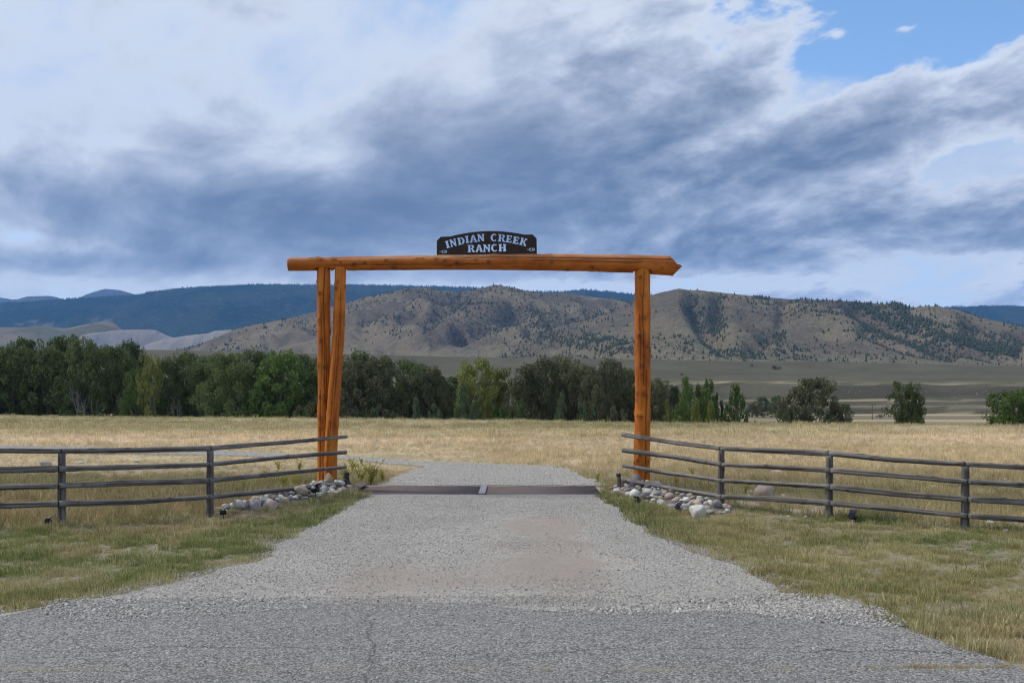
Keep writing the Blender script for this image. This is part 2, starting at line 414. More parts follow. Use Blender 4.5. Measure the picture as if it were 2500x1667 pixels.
# ------------------------------------------------------------------ materials for the ground
def m_ground(b):
    p = position()
    n = noise(p, 9.0, 5, 0.65); n2 = noise(p, 0.6, 5, 0.6); n3 = noise(p, 60.0, 3, 0.6)
    c = mixc(1.0, attr('col'), mixc(n * 0.6 + n3 * 0.4, (0.55, 0.55, 0.55), (1.45, 1.42, 1.38)), 'MULTIPLY')
    c = mixc(1.0, c, mixc(n2, (0.72, 0.74, 0.7), (1.28, 1.26, 1.3)), 'MULTIPLY')
    link(c, b.inputs['Base Color']); b.inputs['Roughness'].default_value = 1.0; b.inputs['Specular IOR Level'].default_value = 0.05
    link(bumpn(n + n3 * .5, 0.6, 0.05), b.inputs['Normal'])
M_GROUND = material('grassland', m_ground)
def m_gravel(b):
    p = position()
    v = voronoi(p, 62, 'Color'); vd = voronoi(p, 62); v2 = voronoi(p, 120, 'Color'); big = noise(p, 0.55, 4, 0.6); md = noise(p, 4.0, 4, 0.6)
    g = S(node('ShaderNodeSeparateColor').outputs[0]); link(v, g.s.node.inputs[0])
    g2 = S(node('ShaderNodeSeparateColor').outputs[0]); link(v2, g2.s.node.inputs[0])
    c = ramp(g * .65 + g2 * .35, [(0.0, (.25, .235, .21)), (.35, (.41, .386, .342)), (.65, (.51, .483, .43)), (1.0, (.66, .63, .57))])
    fines = mixc(md, (.225, .185, .155), (.305, .255, .215))
    # packed wheel strips where the fines show
    sx = node('ShaderNodeSeparateXYZ'); link(p, sx.inputs[0])
    xx, yy = S(sx.outputs[0]), S(sx.outputs[1])
    def gx(c0, wd): return S.m('EXPONENT', ((xx - c0) / wd) * ((xx - c0) / wd) * -1.0)
    def gy(c0, wd): return S.m('EXPONENT', ((yy - c0) / wd) * ((yy - c0) / wd) * -1.0)
    strip = (gx(0.35, .75) * (gy(13.4, 1.3) + gy(10.3, 1.0) + gy(11.7, .35)) + gx(-1.0, .7) * gy(9.6, 1.2) * .7 + gx(.2, 1.2) * gy(9.2, .5) * .5)
    strip = strip + (gx(-1.45, .34) + gx(.55, .34)) * .38
    ff = sstep(strip + (big - .5) * .9 + (md - .5) * .9, .2, 1.0)
    c = mixc(ff * .75, c, fines)
    c = mixc(1.0, c, mixc(big, (.82, .82, .82), (1.16, 1.16, 1.16)), 'MULTIPLY')
    link(c, b.inputs['Base Color'])
    link(bumpn((1.0 - vd * 1.3) * (1.0 - ff * .7) + md * .5, 1.0, 0.016), b.inputs['Normal'])
M_GRAVEL = material('gravel', m_gravel)
def m_asphalt(b):
    p = position()
    v = voronoi(p, 70, 'Color'); vd = voronoi(p, 70); v2 = voronoi(p, 120, 'Color'); big = noise(p, 0.5, 5, 0.6); md = noise(p, 3.0, 5, 0.65)
    g = S(node('ShaderNodeSeparateColor').outputs[0]); link(v, g.s.node.inputs[0])
    g2 = S(node('ShaderNodeSeparateColor').outputs[1]); link(v2, g2.s.node.inputs[0])
    c = ramp(g * .7 + g2 * .3, [(0.0, (.055, .054, .052)), (.35, (.17, .166, .158)), (.7, (.30, .292, .275)), (1.0, (.52, .505, .47))])
    c = mixc(1.0, c, mixc(md * .5 + big * .5, (.68, .68, .70), (1.32, 1.32, 1.30)), 'MULTIPLY')
    # old seam with a faded paint line, and fine cracking
    sx = node('ShaderNodeSeparateXYZ'); link(p, sx.inputs[0])
    wob = noise(p, .9, 3, .5) * .16 + S(sx.outputs[1]) - 6.34
    line = S.m('EXPONENT', wob * wob * -1100.0)
    c = mixc(line * sstep(noise(p, 2.6, 4, .6), .42, .62) * .55, c, (.33, .29, .13))
    wob2 = noise(p, .7, 5, .6) * 1.1 + S(sx.outputs[1]) - 7.25
    c = mixc(S.m('EXPONENT', wob2 * wob2 * -9000.0) * .7, c, (.03, .03, .03))
    wob3 = noise(p, .5, 5, .6) * 1.6 + S(sx.outputs[0]) + .2
    c = mixc(S.m('EXPONENT', wob3 * wob3 * -9000.0) * .6, c, (.03, .03, .03))
    pol = S.m('EXPONENT', (S(sx.outputs[1]) - 5.6) * (S(sx.outputs[1]) - 5.6) * -2.2)
    c = mixc(pol * .25, c, (.12, .118, .113))
    dust = sstep(noise(p, 1.3, 5, .65), .5, .72) * .35
    c = mixc(dust, c, (.27, .265, .25))
    link(c, b.inputs['Base Color'])
    link(bumpn(1.0 - vd * 1.2, 1.0, 0.009), b.inputs['Normal'])
M_ASPHALT = material('chipseal', m_asphalt)
def m_rockcol(lo, hi, speck=True):
    def f(b):
        oi = S(node('ShaderNodeObjectInfo').outputs['Random'])
        co = coords('Object')
        n = noise(co, 9.0, 5, .65); n2 = noise(co, 3.0, 3, .6)
        c = ramp(oi, [(0.0, lo), (.3, tuple((a * .6 + c_ * .4) for a, c_ in zip(lo, hi))), (.5, (.36, .28, .23)), (.62, (.28, .28, .28)), (.8, (.44, .40, .35)), (1.0, hi)])
        c = mixc(1.0, c, mixc(n, (.6, .6, .6), (1.4, 1.4, 1.4)), 'MULTIPLY')
        c = mixc(sstep(n2, .55, .68) * .35, c, (.33, .31, .24))
        link(c, b.inputs['Base Color']); b.inputs['Roughness'].default_value = .75
        link(bumpn(n, .5, .02), b.inputs['Normal'])
    return f
M_ROCK = material('river_stone', m_rockcol((.20, .20, .20), (.58, .56, .53)))
def m_cobble(base):
    def f(b):
        oi = S(node('ShaderNodeObjectInfo').outputs['Random']); co = coords('Object')
        n = noise(co, 2.6, 5, .65); n2 = noise(co, .9, 3, .6)
        c = mixc(1.0, base, mixc(oi, (.72, .72, .72), (1.25, 1.25, 1.25)), 'MULTIPLY')
        c = mixc(1.0, c, mixc(n, (.65, .65, .65), (1.35, 1.35, 1.35)), 'MULTIPLY')
        c = mixc(sstep(n2, .52, .66) * .4, c, (.30, .28, .23))
        link(c, b.inputs['Base Color']); b.inputs['Roughness'].default_value = .72
        link(bumpn(n, .5, .02), b.inputs['Normal'])
    return f
COB = [('grey', .28, (.33, .32, .305)), ('pale', .28, (.58, .555, .50)), ('dark', .14, (.15, .15, .155)), ('pinkish', .16, (.46, .36, .30)), ('tan', .16, (.36, .30, .22))]
M_COB = [material(n + '_cobble', m_cobble(c)) for n, p, c in COB]
def set_mat(o, m):
    o.material_slots[0].link = 'OBJECT'; o.material_slots[0].material = m
def m_pebble(b):
    t = attr('tint', 'INSTANCER', 'Fac')
    c = ramp(t, [(0, (.15, .142, .128)), (.3, (.37, .35, .312)), (.6, (.48, .455, .408)), (.85, (.56, .53, .475)), (1, (.70, .67, .62))])
    link(c, b.inputs['Base Color'])
M_PEBBLE = material('pebble', m_pebble)
def m_grass(b):
    col = attr('tint', 'INSTANCER')
    r = attr('rnd', 'GEOMETRY', 'Fac')
    z = node('ShaderNodeSeparateXYZ'); link(coords('Object'), z.inputs[0])
    c = mixc(1.0, col, mixc(r, (.62, .66, .55), (1.5, 1.42, 1.35)), 'MULTIPLY')
    link(c, b.inputs['Base Color']); b.inputs['Roughness'].default_value = .7; b.inputs['Specular IOR Level'].default_value = .15
    tr = node('ShaderNodeBsdfTranslucent'); link(c, tr.inputs[0])
    mx = node('ShaderNodeMixShader'); mx.inputs[0].default_value = .3
    link(b.outputs[0], mx.inputs[1]); link(tr.outputs[0], mx.inputs[2])
    return mx.outputs[0]
M_GRASS = material('grass_blades', m_grass)

# ------------------------------------------------------------------ ground sheet
OFF = 4.0
nr, nc = 430, 300
rows = np.exp(np.linspace(math.log(3.0), math.log(5200.0 + OFF), nr)) - OFF
kk = np.linspace(-1, 1, nc); kk = np.sign(kk) * (np.abs(kk) * .75 + np.abs(kk) ** 4 * 2.2)
Y = np.repeat(rows[:, None], nc, 1); X = (Y + OFF) * kk[None, :]
Z = ground_z(X, Y)
gc = ground_col(X, Y, Z)
def grid_faces(r, c):
    i = np.arange(r - 1)[:, None] * c + np.arange(c - 1)[None, :]
    return np.stack([i, i + 1, i + c + 1, i + c], -1).reshape(-1, 4)
ground = mesh_obj('ground', np.stack([X, Y, Z], -1).reshape(-1, 3), grid_faces(nr, nc), M_GROUND, smooth=True, vcol=gc.reshape(-1, 3))
tag(ground, 'dry straw coloured grassland stepping up to a sage terrace', kind='structure')
def sheet(name, poly, z, mat, label):
    tris = tessellate_polygon([[Vector((x, y, 0)) for x, y in poly]])
    o = mesh_obj(name, [(x, y, z) for x, y in poly], [t for t in tris], mat)
    bm = bmesh.new(); bm.from_mesh(o.data); bmesh.ops.recalc_face_normals(bm, faces=bm.faces)
    for f in bm.faces:
        if f.normal.z < 0: f.normal_flip()
    bm.verts.ensure_lookup_table(); top = list(bm.verts); low = [bm.verts.new((v.co.x, v.co.y, v.co.z - .15)) for v in top]
    for a_ in range(len(top)):
        b_ = (a_ + 1) % len(top); bm.faces.new((top[a_], top[b_], low[b_], low[a_]))
    bm.to_mesh(o.data); bm.free()
    return tag(o, label, kind='structure')
sheet('gravel_drive', drive_front_d, 0.016, M_GRAVEL, 'pale grey gravel drive in front of the cattle guard')
sheet('gravel_road', drive_back_d, 0.035, M_GRAVEL, 'gravel track bending away behind the cattle guard')
sheet('road', asphalt_d, 0.024, M_ASPHALT, 'grey chip sealed road apron')

# ------------------------------------------------------------------ hills
def m_hill(b):
    p = position()
    n = noise(p, 0.02, 6, .6); n2 = noise(p, 0.12, 5, .65)
    c = mixc(1.0, attr('col'), mixc(n2, (.55, .55, .57), (1.45, 1.45, 1.43)), 'MULTIPLY')
    c = mixc(sstep(noise(mapping(p, (.03, .03, .09)), 1.0, 6, .7), .56, .66) * .55, c, (.16, .145, .135))
    c = mixc(1.0, c, mixc(n, (.8, .8, .82), (1.2, 1.2, 1.18)), 'MULTIPLY')
    link(c, b.inputs['Base Color']); b.inputs['Roughness'].default_value = 1; b.inputs['Specular IOR Level'].default_value = 0
    link(bumpn(n + n2 * .5, 1.0, 14.0), b.inputs['Normal'])
M_HILL = material('hillside', m_hill)
def crest_fn(pts):
    us = [p[0] * D for p in pts]; v = [p[1] * D for p in pts]
    return lambda u: np.interp(u, us, v)
def hill_grid(crest, y0, y1, u0, u1, nu, nt, relief, seed, carve=(), conc=1.25, backdrop=.35, rough=(200, 460), zb=None):
    u = np.linspace(u0 * D, u1 * D, nu); t = np.concatenate([np.linspace(0, 1, nt), 1 + np.linspace(.04, backdrop, 8)])
    U, T = np.meshgrid(u, t)
    yc = y1 * (1 + .10 * (fbm(u / 330., u * 0, seed + 5, 3) - .5))
    Yv = y0 + (yc[None, :] - y0) * T
    Xv = (U - 1250) * Yv / FPX
    zbase = ground_z((U - 1250) * y0 / FPX, np.full_like(U, y0)) - 1.5 if zb is None else np.full_like(U, zb)
    zc = CAMH + (HOR - crest(u)) * yc / FPX
    hgt = np.maximum(zc[None, :] - zbase, 0)
    Tc = np.clip(T, 0, 1)
    prof = .55 * Tc ** conc + .45 * ss(Tc, 0.03, 1.02)
    prof = np.where(T > 1, 1 - .9 * (T - 1), prof)
    Zv = zbase + hgt * prof
    sk = Xv + .35 * (Yv - y0)
    r1 = 1 - np.abs(fbm(sk / rough[0], Yv / rough[1], seed, 5, .52) * 2 - 1)
    r2 = fbm(Xv / 60., Yv / 90., seed + 3, 4)
    env = (Tc * (1 - Tc) * 4) ** .8
    Zv = Zv + hgt * env * ((r1 - .66) * relief * 1.5 + (r2 - .5) * relief * .75)
    pu, pv = to_px(Xv, Yv, Zv)
    for pts, wd, dep in carve:
        d = seg_dist(pu / D, pv / D, pts)
        Zv = Zv - .65 * dep * np.exp(-(d / wd) ** 2) * np.clip(env * 1.5, 0, 1)
    return Xv, Yv, Zv, Tc
def hill_obj(name, X, Y, Z, col, label, mat=None):
    r, c = X.shape
    o = mesh_obj(name, np.stack([X, Y, Z], -1).reshape(-1, 3), grid_faces(r, c), mat or M_HILL, smooth=True, vcol=col.reshape(-1, 3))
    return tag(o, label, kind='structure')
HB = np.array((.212, .178, .128)); HG = np.array((.185, .17, .115)); HD = np.array((.118, .10, .086))
crestA = crest_fn([(380, 812), (450, 795), (560, 752), (640, 735), (720, 722), (800, 697), (880, 676), (960, 660), (1000, 664), (1050, 672), (1100, 663), (1135, 656), (1170, 663), (1230, 673), (1330, 681), (1460, 692), (1560, 702), (1700, 760), (1900, 800), (2300, 830)])
carveA = [([(830, 745), (900, 735), (960, 715)], 16, 20), ([(985, 735), (1015, 705), (1060, 690)], 16, 26), ([(1060, 770), (1120, 745), (1190, 720)], 18, 26), ([(1230, 755), (1290, 735), (1370, 725), (1450, 705)], 20, 34), ([(1000, 790), (1060, 765)], 12, 14), ([(620, 790), (720, 760), (800, 735)], 14, 16)]
XA, YA, ZA, TA = hill_grid(crestA, 1250, 2350, 375, 2300, 420, 90, .20, 101, carveA)
crestB = crest_fn([(1100, 838), (1180, 792), (1235, 764), (1330, 741), (1440, 706), (1500, 679), (1560, 666), (1600, 667), (1640, 670), (1740, 681), (1850, 690), (1960, 692), (2040, 700), (2090, 708), (2150, 705), (2190, 710), (2250, 728), (2352, 752), (2500, 790), (2700, 830), (2900, 842)])
carveB = [([(1590, 690), (1600, 725), (1625, 765)], 18, 26), ([(1650, 690), (1640, 740), (1660, 790)], 20, 26), ([(1965, 700), (2060, 740), (2150, 772), (2330, 812)], 20, 36), ([(1985, 752), (2080, 790), (2180, 808)], 16, 22), ([(1250, 770), (1330, 797), (1400, 808)], 14, 18), ([(1800, 700), (1790, 750), (1720, 800)], 16, 18), ([(2220, 745), (2260, 770), (2340, 790)], 14, 16)]
XB, YB, ZB, TB = hill_grid(crestB, 990, 1700, 1100, 2900, 420, 90, .17, 202, carveB)
def hill_color(X, Y, T, seed):
    n = fbm(X / 90., Y / 140., seed, 5); n2 = fbm(X / 300., Y / 300., seed + 9, 3)
    c = lerp(np.broadcast_to(HB, (*X.shape, 3)), np.broadcast_to(HD, (*X.shape, 3)), ss(n, .42, .62) * .75)
    c = lerp(c, HG * 1.12, (1 - ss(T, .05, .35)) * .8)
    return lerp(c, HG * .9, ss(n2, .5, .65) * .4)
hill_obj('hill', XA, YA, ZA, hill_color(XA, YA, TA, 300), 'long tan hill dotted with pines, running down to the mine heaps')
hill_obj('hill', XB, YB, ZB, hill_color(XB, YB, TB, 400), 'steep grey tan hill with wooded gullies above the terrace')
# forested mountain, distant peaks, foothills, mine heaps
crestC = crest_fn([(-900, 740), (0, 697), (120, 690), (180, 685), (310, 678), (360, 670), (420, 663), (500, 658), (600, 653), (760, 655), (900, 656), (1080, 661), (1200, 669), (1290, 671), (1345, 666), (1400, 670), (1470, 679), (1700, 720), (2000, 735), (2100, 716), (2180, 705), (2290, 703), (2352, 705), (3200, 720)])
XC, YC, ZC, TC = hill_grid(crestC, 4300, 6500, -900, 3200, 360, 60, .16, 303, (), 1.1, .35, (700, 1200), zb=62)
nC = fbm(XC / 260., YC / 400., 350, 5); nC2 = fbm(XC / 700., YC / 600., 355, 4)
cc = lerp(np.broadcast_to(np.array((.022, .032, .022)), (*XC.shape, 3)), np.array((.040, .050, .032)), ss(nC, .4, .65))
uC, vC = to_px(XC, YC, ZC); uC /= D; vC /= D
bare = np.exp(-((uC - 90) / 70) ** 2 - ((vC - 745) / 9) ** 2) + np.exp(-((uC - 240) / 45) ** 2 - ((vC - 738) / 8) ** 2) + .75 * np.exp(-((uC - 380) / 16) ** 2 - ((vC - 700) / 4) ** 2) + .65 * np.exp(-((uC - 410) / 9) ** 2 - ((vC - 716) / 6) ** 2)
cc = lerp(cc, np.array((.20, .175, .12)), ss(bare * (.1 + 1.5 * fbm(XC / 45., YC / 90., 360, 4)), .5, .8) * .85)
hill_obj('mountain', XC, YC, ZC, cc, 'long dark blue mountain covered in conifer forest')
crestD = crest_fn([(-900, 700), (-60, 678), (0, 683), (35, 689), (60, 681), (115, 679), (150, 688), (178, 686), (200, 675), (240, 663), (275, 666), (310, 676), (420, 690), (600, 700), (900, 720)])
XD, YD, ZD, TD = hill_grid(crestD, 7300, 9500, -900, 900, 160, 40, .10, 404, (), 1.0, .3, (1000, 1700), zb=150)
hill_obj('mountain', XD, YD, ZD, np.broadcast_to(np.array((.10, .092, .085)), (*XD.shape, 3)).copy(), 'pale far peaks rising behind the forested mountain')
crestE = crest_fn([(-600, 770), (-100, 753), (0, 752), (60, 752), (110, 750), (150, 755), (190, 746), (235, 738), (262, 742), (285, 760), (330, 778), (420, 812)])
XE, YE, ZE, TE = hill_grid(crestE, 2300, 3600, -600, 420, 140, 40, .14, 505, (), 1.1, .3, (260, 500))
nE = fbm(XE / 160., YE / 160., 370, 4)
hill_obj('hill', XE, YE, ZE, lerp(np.broadcast_to(np.array((.22, .185, .13)), (*XE.shape, 3)), np.array((.135, .13, .08)), ss(nE, .42, .62)), 'low tan foothill beside the pale mine heaps')
def m_tail(b):
    p = position(); n = noise(mapping(p, (.06, .01, .02)), 1.0, 5, .6); n2 = noise(p, .02, 4, .6)
    c = mixc(n, (.16, .152, .15), (.31, .30, .30)); c = mixc(sstep(n2, .45, .7) * .6, c, (.30, .26, .24))
    link(c, b.inputs['Base Color']); b.inputs['Roughness'].default_value = 1; link(bumpn(n, .8, 5.0), b.inputs['Normal'])
M_TAIL = material('mine_spoil', m_tail)
def heap(name, crest, y0, y1, u0, u1, label, steep=.6, seed=1):
    X, Y, Z, T = hill_grid(crest, y0, y1, u0, u1, 90, 30, .10, seed, (), .8, .5, (60, 200))
    return hill_obj(name, X, Y, Z, np.ones((*X.shape, 3)), label, M_TAIL)
heap('spoil_heap', crest_fn([(150, 815), (188, 770), (205, 766), (240, 762), (270, 758), (330, 757), (358, 758), (385, 771), (400, 776), (450, 815)]), 2500, 2620, 150, 450, 'flat topped pale grey mine heap by the low foothill', seed=611)
heap('spoil_heap', crest_fn([(280, 830), (318, 800), (340, 790), (380, 778), (430, 771), (480, 765), (492, 760), (530, 757), (600, 790), (640, 830)]), 2200, 2330, 280, 640, 'sloping pale pinkish mine heap below the pine dotted hill', seed=622)

# ------------------------------------------------------------------ the air between
hz_ = MB(); hz_.box((0, 4500, 622), (34000, 15000, 1254))
def haze_mat():
    m = bpy.data.materials.new('haze'); m.use_nodes = True; t = m.node_tree; t.nodes.clear(); S.tree = t
    out = node('ShaderNodeOutputMaterial'); pv = node('ShaderNodeVolumePrincipled')
    pv.inputs['Color'].default_value = (.16, .46, 1.0, 1); pv.inputs['Density'].default_value = 6.2e-5; pv.inputs['Anisotropy'].default_value = 0.1
    link(pv.outputs[0], out.inputs['Volume']); return m
haze = hz_.build('haze', haze_mat()); tag(haze, 'thin blue haze filling the valley air', kind='stuff')

# ------------------------------------------------------------------ scatter helper (stuff only)
def variants(name, objs):
    c = bpy.data.collections.new(name)
    for o in objs:
        COL.objects.unlink(o); c.objects.link(o)
    return c
def scatter(name, pts, scl, rot, pick, tint, coll, label):
    me = bpy.data.meshes.new(name); n = len(pts)
    me.vertices.add(n); me.vertices.foreach_set('co', np.asarray(pts, np.float32).ravel())
    a = me.attributes.new('scl', 'FLOAT_VECTOR', 'POINT'); a.data.foreach_set('vector', np.asarray(scl, np.float32).ravel())
    a = me.attributes.new('rot', 'FLOAT_VECTOR', 'POINT'); a.data.foreach_set('vector', np.asarray(rot, np.float32).ravel())
    a = me.attributes.new('pick', 'INT', 'POINT'); a.data.foreach_set('value', np.asarray(pick, np.int32))
    tint = np.asarray(tint, np.float32)
    if tint.ndim == 1: tint = np.repeat(tint[:, None], 3, 1)
    t4 = np.ones((n, 4), np.float32); t4[:, :3] = tint
    a = me.attributes.new('tint', 'FLOAT_COLOR', 'POINT'); a.data.foreach_set('color', t4.ravel())
    o = bpy.data.objects.new(name, me); COL.objects.link(o)
    g = bpy.data.node_groups.new(name, 'GeometryNodeTree')
    g.interface.new_socket('Geometry', in_out='INPUT', socket_type='NodeSocketGeometry')
    g.interface.new_socket('Geometry', in_out='OUTPUT', socket_type='NodeSocketGeometry')
    gi, go = g.nodes.new('NodeGroupInput'), g.nodes.new('NodeGroupOutput')
    ip = g.nodes.new('GeometryNodeInstanceOnPoints'); ci = g.nodes.new('GeometryNodeCollectionInfo')
    ci.inputs['Collection'].default_value = coll; ci.inputs['Separate Children'].default_value = True; ci.inputs['Reset Children'].default_value = True
    def na(nm, ty):
        x = g.nodes.new('GeometryNodeInputNamedAttribute'); x.data_type = ty; x.inputs['Name'].default_value = nm
        return [q for q in x.outputs if q.enabled and q.name == 'Attribute'][0]
    L = g.links.new
    L(gi.outputs[0], ip.inputs['Points']); L(ci.outputs[0], ip.inputs['Instance']); ip.inputs['Pick Instance'].default_value = True
    L(na('pick', 'INT'), ip.inputs['Instance Index']); L(na('rot', 'FLOAT_VECTOR'), ip.inputs['Rotation']); L(na('scl', 'FLOAT_VECTOR'), ip.inputs['Scale'])
    L(ip.outputs[0], go.inputs[0])
    md = o.modifiers.new('scatter', 'NODES'); md.node_group = g
    return tag(o, label, kind='stuff')

# ------------------------------------------------------------------ stones
def rock_data(seed, sub=2, flat=.65, rough=.22, ang=0.0):
    r = np.random.default_rng(seed)
    bm = bmesh.new(); bmesh.ops.create_icosphere(bm, subdivisions=sub, radius=1.0)
    sx, sy = r.uniform(.8, 1.25), r.uniform(.75, 1.1); ph = r.uniform(0, 50)
    cuts = [(Vector(r.normal(size=3)).normalized(), r.uniform(.55, .9)) for _ in range(7 if ang else 3)]
    for v in bm.verts:
        p = v.co.copy()
        for nrm, d in cuts:
            k = p.dot(nrm) - d
            if k > 0: p -= nrm * k * (.9 if ang else .6)
        k = 1 + rough * (float(fbm(p.x * 1.3 + ph, p.y * 1.3 + p.z * 1.7 + ph, seed, 3)) - .5)
        v.co = Vector((p.x * sx * k, p.y * sy * k, p.z * flat * k))
    me = bpy.data.meshes.new('stone'); bm.to_mesh(me); bm.free()
    me.polygons.foreach_set('use_smooth', np.ones(len(me.polygons), bool))
    me.materials.append(M_ROCK)
    return me
COBBLES = [rock_data(900 + i, 2, .45 + .08 * (i % 5), .3, 1.0 if i % 2 else 0.0) for i in range(9)]
BOULD = [rock_data(950 + i, 3, .72, .35, 1.0) for i in range(6)]
def stone(name, loc, size, me, label, cat='rock', group=None, rot=None, scale=None):
    o = bpy.data.objects.new(name, me); COL.objects.link(o)
    o.location = loc; o.rotation_euler = rot or (random.uniform(-.35, .35), random.uniform(-.35, .35), random.uniform(0, 6.28))
    o.scale = scale or (size, size, size)
    return tag(o, label, cat, group)
def pile(poly, n, rmin, rmax, label, group, seed, keep):
    r = np.random.default_rng(seed); xs = [p[0] for p in poly]; ys = [p[1] for p in poly]; placed = []; tries = 0
    while len(placed) < n and tries < 9000:
        tries += 1
        x, y = r.uniform(min(xs), max(xs)), r.uniform(min(ys), max(ys))
        if not in_poly(np.array([x]), np.array([y]), poly)[0]: continue
        s = r.uniform(rmin, rmax) * (1.35 if r.random() < .15 else 1)
        if any((x - a) ** 2 + (y - b) ** 2 < ((s + c) * .80) ** 2 for a, b, c in placed): continue
        if any((x - a) ** 2 + (y - b) ** 2 < (s + c) ** 2 for a, b, c in keep): continue
        placed.append((x, y, s))
    for i, (x, y, s) in enumerate(placed):
        z = float(ground_z(x, y)) + s * r.uniform(.1, .45)
        ci = int(r.choice(len(COB), p=[c[1] / sum(q[1] for q in COB) for c in COB])); big = s > (rmin + rmax) * .55
        o = stone('cobble', (x, y, z), s, COBBLES[(i * 5 + seed) % len(COBBLES)], ('larger ' if big else 'small ') + COB[ci][0] + ' ' + label, 'rock', group + ', ' + ('larger ' if big else 'small ') + COB[ci][0])
        set_mat(o, M_COB[ci])
# larger stones first: (u, v of base, width in photo px, colour seed, label)
def boulder(u, v, wpx, hpx, label, k, name='boulder', dz=0.0, group=None):
    g = PG(u, v); y = g.y; wd = wpx * y / FPX; h = hpx * y / FPX
    zg = float(ground_z(g.x, y + wd * .3))
    o = stone(name, (g.x, y + wd * .35, zg + h * .40 + dz), 1, BOULD[k % len(BOULD)] if wpx > 16 else COBBLES[k % len(COBBLES)], label, 'rock', group,
              (0, 0, k * 1.7), (wd * .5, wd * .42, h * .85))
    ct = [i for i, w_ in enumerate((('dark', 2), ('pink', 3), ('tan', 4), ('grey', 0), ('', 1))) if w_[0] in label][0]
    set_mat(o, M_COB[(2, 3, 4, 0, 1)[ct]])
    return (g.x, y + wd * .3, wd * .45)
keepR, keepL = [], []
keepR.append(boulder(1706, 1266, 58, 36, 'big pale white boulder at the foot of the stone heap by the single gate post', 1))
keepR.append(boulder(1752, 1252, 36, 20, 'flat grey boulder tucked against the fence post by the stone heap', 2))
keepR.append(boulder(1555, 1206, 36, 30, 'large dark grey stone resting against the single gate post', 3, dz=.02))
keepR.append(boulder(1552, 1222, 30, 22, 'cream coloured stone in front of the single gate post', 4, dz=.02))
keepR.append(boulder(1518, 1200, 18, 24, 'upright pinkish grey stone beside the stub post of the single gate log', 5))
keepR.append(boulder(1616, 1240, 30, 18, 'chalky pale stone at the front of the heap by the single gate post', 0))
keepL.append(boulder(578, 1256, 46, 26, 'cream rounded boulder at the tail of the stone heap under the paired logs', 3))
keepL.append(boulder(620, 1254, 36, 28, 'grey rounded boulder beside the cream one under the paired logs', 1))
keepL.append(boulder(658, 1250, 34, 26, 'pinkish squat boulder mid way along the heap under the paired logs', 4))
keepL.append(boulder(692, 1242, 30, 22, 'low tan boulder half sunk in green grass under the paired logs', 5))
keepL.append(boulder(730, 1226, 46, 24, 'broad flat tan boulder along the heap under the paired logs', 2))
keepL.append(boulder(803, 1206, 24, 26, 'upright grey stone standing next to the wide stub post', 0, dz=.02))
keepL.append(boulder(766, 1196, 18, 15, 'pale stone perched behind the lowest rail by the paired logs', 3, dz=.04))
keepL.append(boulder(832, 1194, 26, 18, 'dark grey boulder wedged beside the wide stub post', 1, dz=.03))
keepL.append(boulder(764, 1218, 20, 12, 'white chalky stone by the spotlight in front of the paired logs', 5))
keepL.append(boulder(790, 1218, 14, 14, 'bright white stone in the grass before the paired logs', 2))
pile(PILE_R, 120, .045, .095, 'rounded river cobble in the stone heap under the single gate post', 'cobbles heaped by the single gate post', 5, keepR)
pile(PILE_L, 125, .045, .095, 'rounded river cobble in the stone heap under the paired gate logs', 'cobbles heaped by the paired gate logs', 6, keepL)
FIELD = [(1809, 1168, 28, 11, 'low grey rock behind the log fence, between the big boulder and the gate'), (1901, 1160, 42, 14, 'long flat pinkish rock lying in grass behind the big field boulder'),
         (1873, 1218, 60, 36, 'big square pinkish boulder set in the grass behind the fence rails'), (2186, 1276, 34, 14, 'dark grey rounded rock in the grass under the lowest rail'),
         (2047, 1176, 18, 12, 'pink rock in dry grass just behind a fence post'), (2286, 1194, 22, 9, 'cream dome shaped rock in the dry grass behind the fence'),
         (2283, 1282, 34, 7, 'flat pale rock slab level with the grass beside the fence post'), (2422, 1279, 22, 10, 'white flat rock in the grass below the lowest rail'),
         (1914, 1216, 20, 10, 'small white rock beside the big square boulder')]
for i, (u, v, a, b, lab) in enumerate(FIELD): boulder(u, v, a, b, lab, i + 2)
SMALL = [(1716, 1155, 11), (1828, 1210, 10), (1926, 1263, 9), (1893, 1253, 9), (2343, 1194, 9), (2422, 1258, 12), (2408, 1170, 14), (2454, 1171, 14), (2461, 1298, 22), (2209, 1223, 10), (2303, 1240, 9), (2131, 1078, 6), (1968, 1263, 10), (1843, 1222, 9), (1790, 1180, 7), (2250, 1250, 8), (2150, 1200, 8), (2390, 1230, 8), (333, 1129, 18), (107, 1137, 28), (195, 1133, 16), (454, 1253, 5), (1295, 1032, 9), (1271, 1031, 6), (2003, 1262, 9), (2120, 1283, 8), (140, 1045, 7), (400, 1040, 6), (560, 1050, 7)]
for i, (u, v, a) in enumerate(SMALL): boulder(u, v, a, a * .45, 'small pale stone lying in the dry grass of the field', i, 'stone', group='small stones in the field')

